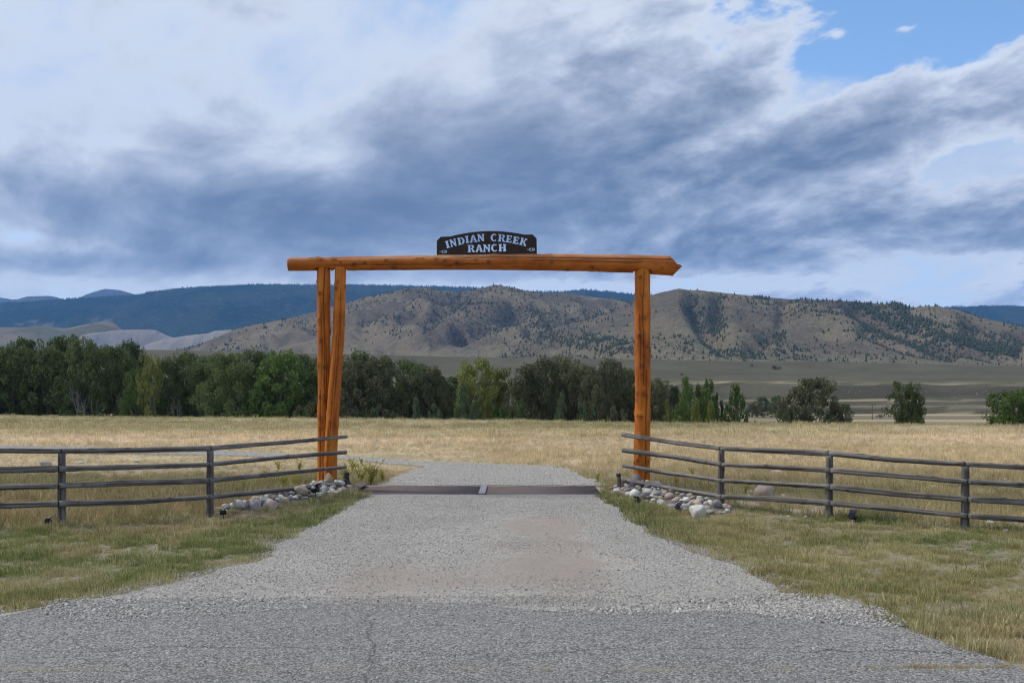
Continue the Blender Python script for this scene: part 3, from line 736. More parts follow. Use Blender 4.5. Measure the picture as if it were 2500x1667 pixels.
# ------------------------------------------------------------------ grass and loose gravel
def tuft(name, seed, nb, h0, h1, spread, width, lean):
    r = np.random.default_rng(seed); V = []; F = []; A = []
    for i in range(nb):
        an = r.uniform(0, 6.28); rad = spread * math.sqrt(r.random()); bx, by = rad * math.cos(an), rad * math.sin(an)
        h = r.uniform(h0, h1); a2 = an + r.normal(0, .9); l = lean * h * r.uniform(.2, 1.2); wd = width * r.uniform(.7, 1.3); f = r.uniform(0, 6.28)
        dx_, dy_ = math.cos(f) * wd / 2, math.sin(f) * wd / 2
        m = (bx + math.cos(a2) * l * .35, by + math.sin(a2) * l * .35, h * .6); t = (bx + math.cos(a2) * l, by + math.sin(a2) * l, h * r.uniform(.85, 1))
        b = len(V)
        V += [(bx - dx_, by - dy_, -.02), (bx + dx_, by + dy_, -.02), (m[0] + dx_ * .8, m[1] + dy_ * .8, m[2]), (m[0] - dx_ * .8, m[1] - dy_ * .8, m[2]), t]
        F += [(b, b + 1, b + 2, b + 3), (b + 3, b + 2, b + 4)]; q = r.random(); A += [q, q]
    o = mesh_obj(name, V, F, M_GRASS, fattr=A)
    return o
T_LAWN = variants('lawn_tufts', [tuft('lawn_tuft_%d' % i, 40 + i, 30, .03, .10, .085, .006, .7) for i in range(5)])
T_FIELD = variants('field_tufts', [tuft('field_tuft_%d' % i, 60 + i, 30, .10, .32, .16, .009, .55) for i in range(5)])
T_FAR = variants('far_tufts', [tuft('far_tuft_%d' % i, 80 + i, 26, .12, .36, .40, .02, .5) for i in range(4)])
def road_mask(x, y):
    g = GUARD
    return in_poly(x, y, drive_front_d) | in_poly(x, y, drive_back_d) | in_poly(x, y, asphalt_d) | ((x > g[0] - .05) & (x < g[1]) & (y > g[2] - .06) & (y < g[3]))
def fence_y(x): return np.interp(np.abs(x), [2, 3.3, 4.5, 6.1, 9, 14], [18.8, 16.4, 14.5, 13.4, 12.7, 12.])
def sample(y0, y1, dens, marg=3.0):
    n = int((y1 - y0) * 2 * (.60 * (y0 + y1) / 2 + marg) * dens)
    y = np.sqrt(rng.uniform(y0 ** 2, y1 ** 2, n)); x = rng.uniform(-1, 1, n) * (.60 * y + marg)
    return x, y
def grass(name, bands, coll, nv, kind, label, smin, smax):
    PX = []; PY = []
    for y0, y1, dn in bands:
        x, y = sample(y0, y1, dn)
        k = ~road_mask(x, y)
        lawn = y < fence_y(x) + .1
        k &= lawn if kind == 'lawn' else ~lawn
        k &= ~((mound(x, y) > .045) & (rng.random(len(x)) < .97)) & ~((in_poly(x, y, PILE_L) | in_poly(x, y, PILE_R)) & (rng.random(len(x)) < .90))
        k &= ~((x > GUARD[0] - .1) & (x < GUARD[1] - .2) & (y > GUARD[3] - .3) & (y < GUARD[3] + .5)) & ~((x > -2.45) & (x < 1.35) & (y > GUARD[2] - .5) & (y < GUARD[2] + .1))
        if kind == 'lawn':
            bald = ss(fbm(x / .35, y / .35, 91, 4), .46, .66) * (.45 + .25 * (ss(x, 2.2, 3) * (1 - ss(y, 10, 13))))
            ed = np.minimum(seg_dist(x, y, drive_L), seg_dist(x, y, drive_R)); bald = np.maximum(bald, np.exp(-(ed / .22) ** 2) * .75 * (1 - ss(y, 12.5, 15)))
            k &= rng.random(len(x)) > bald
        else:
            yb = bluff_edge(x); k &= y < yb + 4
            k &= rng.random(len(x)) > ss(fbm(x / 2.0, y / 2.0, 93, 3), .5, .7) * .6
        PX.append(x[k]); PY.append(y[k])
    x = np.concatenate(PX); y = np.concatenate(PY); n = len(x)
    z = ground_z(x, y)
    c = grass_col(x, y) * rng.uniform(.75, 1.3, n)[:, None]
    dead = rng.random(n) < .25
    c[dead] = c[dead] * .6 + STRAW * .4 * rng.uniform(.8, 1.2, dead.sum())[:, None]
    s = rng.uniform(smin, smax, n) * (.7 + .6 * fbm(x / 1.5, y / 1.5, 95, 3)) * ((.50 + .75 * ss(fbm(x / .28, y / .28, 96, 3), .35, .7)) if kind == 'lawn' else (.62 + .28 * ss(fbm(x / 1.1, y / 1.1, 96, 3), .35, .7))) * np.where(rng.random(n) < .02, 1.6, 1.0)
    if kind == 'lawn':
        s *= 1 + .5 * np.exp(-(np.minimum(seg_dist(x, y, drive_L), seg_dist(x, y, drive_R)) / .5) ** 2) * ss(y, 11, 14) + .35 * np.exp(-((y - fence_y(x)) / .3) ** 2)
        s *= 1 - .45 * np.exp(-((y - fence_y(x) + .9) / .7) ** 2) * (np.abs(x) < 4.6) * (y > 14)
    else: s *= 1 - .55 * ss(y, 21, 23) * (1 - ss(y, 33, 37)) * (1 - ss(x, -1.5, 0))
    scl = np.stack([s, s, s * rng.uniform(.7, 1.2, n)], 1)
    rot = np.stack([rng.normal(0, .12, n), rng.normal(0, .12, n), rng.uniform(0, 6.28, n)], 1)
    scatter(name, np.stack([x, y, z], 1), scl, rot, rng.integers(0, nv, n), c, coll, label)
grass('lawn_grass', [(4.2, 10, 380), (10, 19.5, 290)], T_LAWN, 5, 'lawn', 'short patchy green and straw grass on the verge', .5, 1.0)
grass('field_grass', [(12, 24, 75), (24, 36, 34), (36, 50, 14)], T_FIELD, 5, 'field', 'long dry grass behind the log fence', .45, .95)
grass('meadow_grass', [(46, 75, 5), (75, 118, 3)], T_FAR, 4, 'field', 'dry straw meadow grass running to the trees', .45, .95)
xs_ = rng.uniform(1.85, 3.15, 70); ys_ = 6.28 + rng.normal(0, .015, 70)
scatter('seam_grass', np.stack([xs_, ys_, np.full(70, .024)], 1), np.repeat(rng.uniform(.18, .5, 70)[:, None] * ss(xs_, 1.7, 2.9)[:, None], 3, 1), np.stack([0 * xs_, 0 * xs_, rng.uniform(0, 6.28, 70)], 1), rng.integers(0, 5, 70), np.repeat(STRAW[None] * .8, 70, 0), T_LAWN, 'thin dry grass sprouting from a seam in the road')
pebs = []
for i in range(5):
    o = bpy.data.objects.new('pebble_%d' % i, rock_data(1200 + i, 1, .6, .3, 1.0)); COL.objects.link(o)
    o.data.materials.clear(); o.data.materials.append(M_PEBBLE); pebs.append(o)
T_PEB = variants('pebbles', pebs)
def gravel(name, poly, n, s0, s1, z, label, wgt=None, lo=0.0, hi=1.0):
    xs = [p[0] for p in poly]; ys = [p[1] for p in poly]
    x = rng.uniform(max(min(xs), -24), min(max(xs), 24), n * 4); y = rng.uniform(max(min(ys), 4.2), max(ys), n * 4)
    k = in_poly(x, y, poly)
    if wgt is not None: k &= rng.random(len(x)) < wgt(x, y)
    x, y = x[k][:n], y[k][:n]; m = len(x)
    s = rng.uniform(s0, s1, m) * np.where(rng.random(m) < .06, 1.5, 1.0)
    scatter(name, np.stack([x, y, np.full(m, z) + s * .25], 1), np.stack([s, s, s], 1), rng.uniform(-.5, .5, (m, 3)) + np.stack([0 * x, 0 * x, rng.uniform(0, 6.28, m)], 1), rng.integers(0, 5, m), np.clip(rng.normal(.5, .24, m), lo, hi), T_PEB, label)
def w_front(x, y):
    st = np.exp(-((x - .35) / .75) ** 2) * (np.exp(-((y - 13.4) / 1.3) ** 2) + np.exp(-((y - 10.3) / 1.0) ** 2)) + np.exp(-((x + 1) / .7) ** 2 - ((y - 9.6) / 1.2) ** 2) * .6
    return np.clip(1 - 1.2 * st, .06, 1) * (.55 + .45 * ss(fbm(x / .8, y / .8, 97, 3), .35, .6))
wide_front = densify([(x * 1.0 + (-.25 if x < -.5 else .25), y) for x, y in drive_L + drive_R] + [(2.9, 8.2), (-3.9, 8.2)], .1, .25, 33)
gravel('gravel_stones', wide_front, 60000, .0045, .011, .016, 'loose grey gravel stones on the drive', w_front)
gravel('gravel_stones', [(x, y) for x, y in drive_back if x > -25], 30000, .006, .013, .035, 'loose grey gravel stones behind the cattle guard')
gravel('road_chips', [(-7.2, 4.2), (-6.5, 6.5), (-4.0, 7.8), (-3.7, 8.35), (2.75, 8.45), (3.2, 6.2), (4.4, 4.4)], 26000, .0035, .008, .024, 'loose stone chips lying on the road', lambda x, y: .35 + .65 * ss(fbm(x / 1.1, y / .9, 98, 3), .35, .65))
berm = [(-3.9, 8.0), (-3.6, 8.45), (-1.9, 8.5), (-1.6, 8.1), (-3.2, 7.5)]
gravel('gravel_spill', [(-3.9, 7.0), (-3.85, 8.5), (2.8, 8.7), (2.95, 7.0)], 6500, .004, .010, .024, 'gravel spilling from the drive on to the road', lambda x, y: np.clip((y - 7.0) / 1.3, 0, 1) ** 2 * (.25 + .75 * ss(fbm(x / .6, y / .35, 99, 3), .4, .6)))
gravel('gravel_berm', berm, 2600, .007, .015, .024, 'coarser stones along the joint of drive and road beside the verge')
gravel('gravel_berm', [(.1, 8.0), (1.0, 8.25), (2.6, 8.75), (3.0, 8.2), (3.0, 7.4), (2.6, 7.4), (1.7, 7.95), (.8, 7.8)], 4200, .007, .015, .024, 'coarser stones banked along the end of the drive', lambda x, y: .3 + .7 * np.exp(-((y - 8.1) / .25) ** 2))


# ------------------------------------------------------------------ timber
def m_wood(dark, mid, light, bleach=.0, rough=.55):
    def f(b):
        g = attr('grain', 'GEOMETRY', 'Vector'); k = attr('col')
        ks = S(node('ShaderNodeSeparateColor').outputs[0]); link(k, ks.s.node.inputs[0])
        n = noise(g, 9.0, 5, .6); n2 = noise(g, 38.0, 4, .6); n3 = noise(position(), 2.2, 4, .6)
        c = ramp(n * .55 + n3 * .45, [(.34, dark), (.5, mid), (.66, light)])
        c = mixc(sstep(noise(g, 60.0, 3, .6), .62, .72) * .35, c, tuple(x * .45 for x in dark))
        c = mixc(sstep(n2, .56, .72) * .5, c, tuple(x * .30 for x in dark))
        c = mixc(ks * .92, c, (.028, .014, .008))
        if bleach:
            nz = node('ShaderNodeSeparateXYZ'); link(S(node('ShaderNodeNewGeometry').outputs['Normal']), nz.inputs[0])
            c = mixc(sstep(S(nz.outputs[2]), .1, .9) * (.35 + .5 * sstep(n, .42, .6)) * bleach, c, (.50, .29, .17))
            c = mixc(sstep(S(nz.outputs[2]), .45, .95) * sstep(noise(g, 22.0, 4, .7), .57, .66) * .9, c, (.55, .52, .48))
        link(c, b.inputs['Base Color']); b.inputs['Roughness'].default_value = rough; b.inputs['Specular IOR Level'].default_value = .2
        link(bumpn(n2 + n * .6, .35, .006), b.inputs['Normal'])
    return f
M_ORANGE = material('stained_log', m_wood((.24, .058, .008), (.47, .132, .014), (.60, .222, .036), 0.0, .72))
M_BEAM = material('stained_beam', m_wood((.20, .048, .008), (.40, .110, .014), (.52, .178, .032), .9, .72))
M_GREYW = material('weathered_rail', m_wood((.085, .080, .073), (.175, .166, .152), (.275, .262, .24), 0.0, .95))
M_POSTW = material('weathered_post', m_wood((.072, .068, .063), (.135, .128, .118), (.20, .19, .172), 0.0, .95))
def log(name, pts, radii, mat, parent, seed=0, n=28, step=.05, knots=10, bump=.06, crack=None, ksize=.035, end_fn=None, knot_h=.018, fk=()):
    """a peeled log along a polyline: uneven radius, swollen dark knots, optional drying crack"""
    r = np.random.default_rng(seed); pts = [np.array(p, float) for p in pts]
    seg = [np.linalg.norm(b - a) for a, b in zip(pts[:-1], pts[1:])]; L = sum(seg); cum = np.concatenate([[0], np.cumsum(seg)])
    m = max(3, int(L / step) + 1); sv_ = np.linspace(0, L, m)
    C = np.stack([np.interp(sv_, cum, [p[i] for p in pts]) for i in range(3)], 1); Rr = np.interp(sv_, cum, radii)
    t = (pts[-1] - pts[0]) / np.linalg.norm(pts[-1] - pts[0])
    ref = np.array((0, 0, 1.)) if abs(t[2]) < .9 else np.array((0, -1., 0))
    a = np.cross(t, ref); a /= np.linalg.norm(a); c = np.cross(a, t)
    th = np.linspace(0, 2 * np.pi, n, endpoint=False)
    SS, TH = np.meshgrid(sv_, th, indexing='ij')
    rad = Rr[:, None] * (1 + bump * 2 * (fbm(SS * 2.6 + seed, np.cos(TH) * 1.1 + np.sin(TH) * .7 + seed * 3.1, seed, 4) - .5))
    dk = np.zeros_like(rad)
    spots = [(r.uniform(.05, .97), r.uniform(0, 6.28), r.uniform(.6, 1.4)) for i in range(knots)] + list(fk)
    for s0, t0, kz in spots:
        s0 = s0 * L; kz = ksize * kz
        dth = np.angle(np.exp(1j * (TH - t0))); d2 = ((SS - s0) / kz) ** 2 + (dth * Rr[:, None] / kz) ** 2
        rad = rad + knot_h * r.uniform(.3, 1.2) * np.exp(-d2 * .45); dk = np.maximum(dk, np.exp(-d2 * .9) * r.uniform(.55, 1))
    if crack is not None:
        for (t0, s0, s1, dep, wob) in crack:
            tc = t0 + wob * (fbm(sv_ * 1.4 + seed, sv_ * 0 + 3, seed + 8, 3) - .5)
            dth = np.angle(np.exp(1j * (TH - tc[:, None]))); on = (SS > s0 * L) & (SS < s1 * L)
            wv = np.exp(-(dth / (2 * np.pi / n * .62)) ** 2) * on
            rad = rad - dep * wv; dk = np.maximum(dk, wv * .9)
    V = C[:, None, :] + rad[..., None] * (np.cos(TH)[..., None] * a + np.sin(TH)[..., None] * c)
    if end_fn is not None: V = end_fn(V)
    F = []
    for i in range(m - 1):
        for k in range(n):
            k2 = (k + 1) % n; F.append((i * n + k, (i + 1) * n + k, (i + 1) * n + k2, i * n + k2))
    verts = V.reshape(-1, 3).tolist(); ce = len(verts)
    verts += [V[0].mean(0).tolist(), V[-1].mean(0).tolist()]
    for k in range(n):
        k2 = (k + 1) % n; F.append((ce, k, k2)); F.append((ce + 1, (m - 1) * n + k2, (m - 1) * n + k))
    G = np.stack([np.cos(TH) * .12, np.sin(TH) * .12, SS * .07 + seed * 1.37], -1).reshape(-1, 3)
    G = np.concatenate([G, [[0, 0, seed], [0, 0, seed + .3]]])
    col = np.concatenate([np.repeat(dk.reshape(-1, 1), 3, 1), [[.3] * 3, [.3] * 3]])
    o = mesh_obj(name, verts, F, mat, parent, smooth=True, vcol=col)
    at = o.data.attributes.new('grain', 'FLOAT_VECTOR', 'POINT'); at.data.foreach_set('vector', G.astype(np.float32).ravel())
    sh = [True] * (m - 1) * n + [False] * 2 * n
    o.data.polygons.foreach_set('use_smooth', sh)
    return o
def m_dark(col, rough=.6, metal=0.0, var=.3, sc=12):
    def f(b):
        n = noise(coords('Object'), sc, 5, .65)
        c = mixc(n, tuple(x * (1 - var) for x in col), tuple(x * (1 + var) for x in col))
        link(c, b.inputs['Base Color']); b.inputs['Roughness'].default_value = rough; b.inputs['Metallic'].default_value = metal
        link(bumpn(n, .3, .004), b.inputs['Normal'])
    return f
M_IRON = material('dark_iron', m_dark((.035, .032, .032), .6))
M_BLACK = material('black_plastic', m_dark((.012, .012, .014), .4, 0, .2))
M_PANEL = material('solar_cell', m_dark((.012, .014, .028), .15, 0, .2))
M_RUST = material('rusty_bar', m_dark((.14, .112, .106), .95, 0, .4, 5))
M_STEEL = material('worn_steel', m_dark((.26, .25, .26), .5, .3, .25, 6))
M_CONC = material('concrete', m_dark((.36, .35, .33), .9, 0, .2))

# ------------------------------------------------------------------ ranch gate
GY = 19.0
gate = empty('ranch_gate', (0, 0, 0))
gate.location = (-.55, GY, 0)
tag(gate, 'tall orange stained log gateway spanning the gravel drive', 'gateway')
def rel(p, o): return tuple(np.array(p, float) - np.array(o.location))
bp = [(663, 607, 15.2), (740, 606, 15.6), (900, 604, 16.4), (1050, 602.6, 17.2), (1200, 602, 18.6), (1330, 603, 19.6), (1450, 606, 20.6), (1563, 611.5, 23.2)]
pts = [rel(P(u * D, v * D, GY), gate) for u, v, r_ in bp]; rr = [r_ * D * GY / FPX for *_, r_ in bp]
def beam_end(V):
    V = V.copy(); L = V.shape[0]
    zt = V[-1, :, 2].max(); zb_ = V[-1, :, 2].min(); x1 = V[-1, :, 0].mean()
    f = (zt - V[-1, :, 2]) / (zt - zb_)
    off = np.interp(f, [0, .46, .49, .51, .56, 1], [-.215, -.10, -.085, .0, .0, -.16])
    for k in range(9):                      # slanting axe cuts at the butt end, blended into the last rings
        V[-1 - k, :, 0] = np.minimum(V[-1 - k, :, 0], x1 + off - k * .004)
    f0 = np.linspace(0, 1, 1)
    # shallow seats sawn for the posts
    for cx, hw, depth in SEATS:
        m = (np.abs(V[..., 0] - cx) < hw) & (V[..., 2] < depth)
        V[..., 2] = np.where(m, depth, V[..., 2])
    return V
seat_z = lambda v: CAMH + (HOR - v * D) * GY / FPX
SEATS = [(((743.5 * D - 1250) * GY / FPX) - gate.location.x, .13, seat_z(615.5)), (((782.5 * D - 1250) * GY / FPX) - gate.location.x, .12, seat_z(616.5)), (((1475.5 * D - 1250) * GY / FPX) - gate.location.x, .165, seat_z(621.5))]
log('crossbeam', pts, rr, M_BEAM, gate, 11, 64, .035, 60, .035, [(.45, .45, .99, .016, .25), (.1, .62, .9, .010, .3), (.8, .05, .4, .010, .3), (-.4, .1, .5, .008, .3)], .03, beam_end, .014, [(.17, -.3, 1.6), (.215, -1.0, 1.4), (.25, .3, 1.2), (.27, -.7, 1.7), (.33, .6, 1.2), (.40, .1, 1.3), (.43, -.2, 1.2), (.51, -.1, 1.5), (.56, .5, 1.1), (.67, -.1, 1.8), (.75, .4, 1.), (.12, .5, 1.2), (.06, .9, 1.)])
def gp(u, v, y): return rel(P(u * D, v * D, y), gate)
pA = [gp(743.5, 613.5, GY + .02), gp(744, 760, GY + .05), gp(745, 900, GY + .08), gp(744.5, 1010, GY + .1), gp(744.5, 1125, GY + .11)]
log('post', pA, [.126, .124, .118, .128, .132], M_ORANGE, gate, 21, 60, .04, 24, .055, [(1.85, .0, .62, .05, .5), (1.1, .55, 1., .04, .4), (2.2, .35, 1., .04, .3), (1.4, .2, .5, .012, .4)], .035, None, .02, [(.12, 1.2, 1.), (.33, 1.3, 1.2), (.45, 1.9, 1.3), (.58, 1.0, 1.), (.72, 1.3, 1.2), (.93, 1.9, 1.8)])
pB = [gp(782.5, 614.5, GY - .03), gp(778, 760, GY - .05), gp(768, 900, GY - .07), gp(761, 1010, GY - .09), gp(758.5, 1125, GY - .1)]
log('post', pB, [.108, .112, .118, .122, .118], M_ORANGE, gate, 31, 60, .04, 14, .04, [(1.2, .72, 1., .035, .3), (1.9, .1, .6, .014, .3), (1.5, .3, .8, .008, .5)], .03, None, .018, [(.07, 1.3, 1.3), (.5, 1.8, .8), (.92, 1.6, 2.0), (.8, 1.3, .8)])
pC = [gp(1475.5, 619, GY), gp(1476, 760, GY), gp(1476.5, 900, GY), gp(1475, 1010, GY), gp(1474, 1130, GY)]
log('post', pC, [.147, .150, .146, .150, .156], M_ORANGE, gate, 41, 64, .04, 46, .045, [(1.6, .0, .52, .022, .5), (1.95, .45, 1., .045, .25), (1.2, .2, .45, .010, .5)], .035, None, .022, [(.04, 1.2, 1.), (.12, 1.5, 1.4), (.22, 1.55, 1.5), (.30, 1.1, 1.2), (.43, 1.4, 1.3), (.56, 1.6, 1.5), (.66, 1.3, 1.2), (.75, 1.6, 1.2), (.83, 1.2, 1.), (.89, 1.0, 1.1), (.95, 1.5, 1.)])

# ------------------------------------------------------------------ cut-out steel sign on the beam
sign_o = P(1040 + 1163 * .12755, 550 + 582 * .12755, GY)
sign = empty('ranch_sign', sign_o)
tag(sign, 'dark brown steel plate sign reading INDIAN CREEK RANCH on top of the log beam', 'sign')
MM = .12755 * GY / FPX
def arc(cx, cy, rx, ry, a0, a1, n=12): return [(cx + rx * math.cos(R(a0 + (a1 - a0) * i / n)), cy + ry * math.sin(R(a0 + (a1 - a0) * i / n))) for i in range(n + 1)]
GL = {
 'I': [[(0, 0), (1, 0), (1, .12), (.82, .17), (.82, .83), (1, .88), (1, 1), (0, 1), (0, .88), (.18, .83), (.18, .17), (0, .12)]],
 'N': [[(0, 0), (.36, 0), (.36, .12), (.28, .15), (.28, .62), (.72, 0), (.92, 0), (.92, .85), (1, .88), (1, 1), (.64, 1), (.64, .88), (.74, .85), (.74, .42), (.33, 1), (0, 1), (0, .88), (.1, .85), (.1, .15), (0, .12)]],
 'D': [[(0, 0), (.40, 0), (.40, 1), (0, 1), (0, .88), (.1, .85), (.1, .15), (0, .12)], [(.46, 1)] + arc(.5, .5, .5, .5, 90, -90) + [(.46, 0), (.46, .15)] + arc(.5, .5, .20, .35, -90, 90) + [(.46, .85)]],
 'R': [[(0, 0), (.44, 0), (.44, .12), (.37, .15), (.37, 1), (0, 1), (0, .88), (.1, .85), (.1, .15), (0, .12)],
       [(.43, 1), (.6, 1), (.78, .95), (.87, .85), (.88, .72), (.81, .58), (.67, .50), (.90, .14), (1, .12), (1, 0), (.70, 0), (.49, .42), (.43, .42), (.43, .55), (.53, .56), (.60, .63), (.61, .76), (.55, .86), (.43, .87)]],
 'A': [[(0, 0), (.36, 0), (.36, .11), (.28, .13), (.32, .24), (.47, .24), (.47, .38), (.375, .38), (.485, .70), (.515, .70), (.61, .38), (.53, .38), (.53, .24), (.66, .24), (.70, .13), (.62, .11), (.62, 0), (1, 0), (1, .11), (.94, .13), (.64, 1), (.37, 1), (.07, .13), (0, .11)]],
 'C': [arc(.5, .5, .5, .5, 48, 315, 22) + arc(.54, .5, .26, .36, 305, 55, 18)[0:0] + arc(.54, .5, .25, .36, 318, 45, 18)[::1]],
 'E': [[(0, 0), (.9, 0), (.97, .28), (.84, .28), (.73, .14), (.43, .14), (.43, .42), (.6, .42), (.66, .34), (.73, .34), (.73, .66), (.66, .66), (.6, .57), (.43, .57), (.43, .86), (.7, .86), (.8, .73), (.93, .73), (.88, 1), (0, 1), (0, .88), (.1, .85), (.1, .15), (0, .12)]],
 'K': [[(0, 0), (.44, 0), (.44, .12), (.38, .14), (.38, .38), (.46, .46), (.66, .13), (.62, .12), (.62, 0), (1, 0), (1, .12), (.92, .14), (.62, .60), (.86, .87), (.97, .88), (.97, 1), (.6, 1), (.6, .88), (.66, .87), (.38, .58), (.38, .86), (.44, .88), (.44, 1), (0, 1), (0, .88), (.1, .85), (.1, .15), (0, .12)]],
 'H': [[(0, 0), (.42, 0), (.42, .12), (.35, .15), (.35, .43), (.65, .43), (.65, .15), (.58, .12), (.58, 0), (1, 0), (1, .12), (.92, .15), (.92, .85), (1, .88), (1, 1), (.58, 1), (.58, .88), (.65, .85), (.65, .57), (.35, .57), (.35, .85), (.42, .88), (.42, 1), (0, 1), (0, .88), (.08, .85), (.08, .15), (0, .12)]],
 'c': [arc(.5, .5, .5, .5, 45, 315, 18) + arc(.5, .5, .24, .28, 315, 45, 16)],
 'd': [[(0, 0), (.24, 0), (.24, 1), (0, 1)], [(.30, 1)] + arc(.45, .5, .5, .5, 90, -90) + [(.30, 0), (.30, .22)] + arc(.45, .5, .27, .28, -90, 90) + [(.30, .78)]],
 '-': [[(0, .4), (1, .4), (1, .62), (0, .62)]],
}
WORDS = [('I', 410, 368, 66, 138, 16), ('N', 520, 336, 125, 142, 13.5), ('D', 672, 302, 132, 140, 11), ('I', 787, 272, 64, 138, 9), ('A', 905, 258, 142, 142, 6), ('N', 1050, 240, 136, 140, 3),
         ('C', 1303, 236, 132, 146, -3), ('R', 1452, 246, 142, 140, -6), ('E', 1592, 264, 118, 140, -8), ('E', 1726, 289, 124, 140, -10.5), ('K', 1866, 318, 134, 142, -14),
         ('R', 868, 446, 140, 140, 1), ('A', 1017, 441, 142, 140, 1), ('N', 1163, 438, 140, 140, 1), ('C', 1312, 433, 132, 146, 1), ('H', 1463, 430, 145, 140, 1),
         ('-', 272, 505, 26, 40, 0), ('c', 324, 505, 52, 56, 0), ('d', 380, 503, 48, 54, 0), ('-', 1953, 465, 30, 40, 1), ('c', 2002, 465, 52, 56, 1), ('d', 2059, 463, 48, 54, 1)]
cu = bpy.data.curves.new('plate', 'CURVE'); cu.dimensions = '2D'; cu.fill_mode = 'BOTH'; cu.extrude = .005
def spline(loop):
    sp = cu.splines.new('POLY'); sp.points.add(len(loop) - 1); sp.use_cyclic_u = True
    for p, (x, y) in zip(sp.points, loop): p.co = (x, y, 0, 1)
def sg(cx, cy): return ((cx - 1163) * MM, (582 - cy) * MM)
outline = [sg(207, 640), sg(207, 298), sg(285, 222), sg(470, 215)] + [sg(470 + (1880 - 470) * i / 24, 0) for i in range(1, 24)] + [sg(1880, 180), sg(2040, 178), sg(2117, 252), sg(2124, 610)]
for i in range(1, 24):                      # the bowed top edge
    f = i / 24; cx = 470 + 1410 * f; cy = 215 + (180 - 215) * f - 4 * f * (1 - f) * 84
    outline[3 + i] = sg(cx, cy)
spline(outline)
for ch, cx, cy, wd, ht, an in WORDS:
    for lp in GL[ch]:
        q = []
        for x, y in lp:
            X_, Y_ = (x - .5) * wd, (y - .5) * ht; c_, s_ = math.cos(R(an)), math.sin(R(an))
            q.append(sg(cx + X_ * c_ - Y_ * s_, cy - (X_ * s_ + Y_ * c_)))
        spline(q)
tmp = bpy.data.objects.new('plate', cu); COL.objects.link(tmp)
bpy.context.view_layer.update()
dg = bpy.context.evaluated_depsgraph_get()
pm = bpy.data.meshes.new_from_object(tmp.evaluated_get(dg)); bpy.data.objects.remove(tmp)
pm.transform(Matrix.Rotation(R(90), 4, 'X')); pm.materials.clear()
def m_plate(b):
    n = noise(coords('Object'), 6, 6, .65); st = noise(mapping(coords('Object'), (22, 22, 1.2)), 1.0, 4, .6)
    c = mixc(n, (.018, .012, .009), (.045, .028, .018)); c = mixc(sstep(st, .58, .75) * .4, c, (.09, .065, .05))
    link(c, b.inputs['Base Color']); b.inputs['Roughness'].default_value = .7
pm.materials.append(material('brown_plate', m_plate))
plate = bpy.data.objects.new('plate', pm); COL.objects.link(plate); plate.parent = sign
for sx_ in (-.62, .0, .62): MB().box((sx_, .035, .02), (.04, .05, .22)).build('bracket', M_IRON, sign)

# ------------------------------------------------------------------ log fences
def fence(label, nodes, nodepx, rails, seed, lastpost, fyo=0.0):
    """nodes: post (x, y) or None for a free rail end; rails: rows of photo heights at each node"""
    root = empty('log_fence', (nodes[1][0], nodes[1][1], 0)); tag(root, label, 'fence')
    k = seed
    for i, (nx, ny, has) in enumerate(nodes):
        if not has: continue
        ztop = CAMH - (rails[0][i] - HOR) * ny / FPX - .03
        log('post', [rel((nx, ny, -.3), root), rel((nx, ny, .4), root), rel((nx + .004, ny, ztop), root)], [.054, .053, .048], M_POSTW, root, seed + 50 + i, 18, .06, 9, .06, [(1.3, .2, .9, .012, .5), (2.0, .4, 1., .010, .5)], .02, None, .006)
    for j, row in enumerate(rails):
        for i in range(len(nodes) - 1):
            a, b = nodes[i], nodes[i + 1]; k += 1
            off = -.082 if j else 0.0
            def q(nd, vv, px):
                y = nd[1] + off
                return Vector((nd[0], y, CAMH - (vv - HOR) * y / FPX))
            A, B = q(a, row[i], 0), q(b, row[i + 1], 0)
            d = (B - A).normalized(); r_ = random.uniform(.033, .042)
            A2 = A + d * (.004 if a[2] else 0); B2 = B - d * (.004 if b[2] else 0)
            mid = A2.lerp(B2, .5) + Vector((random.uniform(-.008, .008), 0, random.uniform(-.022, .014)))
            o = log('rail', [rel(A2, root), rel(mid, root), rel(B2, root)], [r_ * (1.1 if k % 2 else .9), r_, r_ * (.9 if k % 2 else 1.1)], M_GREYW, root, k, 16, .06, 16, .10, [(random.uniform(-.8, .9), .05, .95, .010, .8), (random.uniform(-.8, .9), .3, .8, .008, .8)], .020, None, .006)
            if j:
                for nd, pt, sg_ in ((a, A, 1), (b, B, -1)):
                    if nd[2]:
                        c_ = pt + d * sg_ * .035 + Vector((0, -r_ - .001, 0)); mb = MB(); mb.tube([rel(c_ + Vector((0, .01, 0)), root), rel(c_ + Vector((0, -.004, 0)), root)], .008, 8)
                        bo = mb.build('bolt', M_IRON, root); bo.parent = o
    return root
LN = [(-8.1, 13.0, True), (-6.11, 13.5, True), (-4.43, 14.6, True), (-3.14, 18.86, False)]
fence('weathered log rail fence ending at the paired gate logs', LN, None, [[1102, 1100.8, 1094, 1066], [1149, 1144, 1134, 1103.5], [1189, 1185.7, 1173, 1140], [1235, 1229.6, 1213, 1179.6]], 1000, None)
RN = [(2.10, 18.86, False), (3.30, 15.7, True), (4.59, 14.4, True), (6.01, 13.2, True), (7.8, 12.6, True)]
fence('weathered log rail fence ending at the single gate post', RN, None, [[1060.6, 1094.6, 1106.6, 1132.7, 1147], [1098.9, 1134, 1148, 1176, 1201], [1136, 1173, 1188, 1218.6, 1237], [1171, 1212, 1228, 1259.4, 1280]], 2000, None)

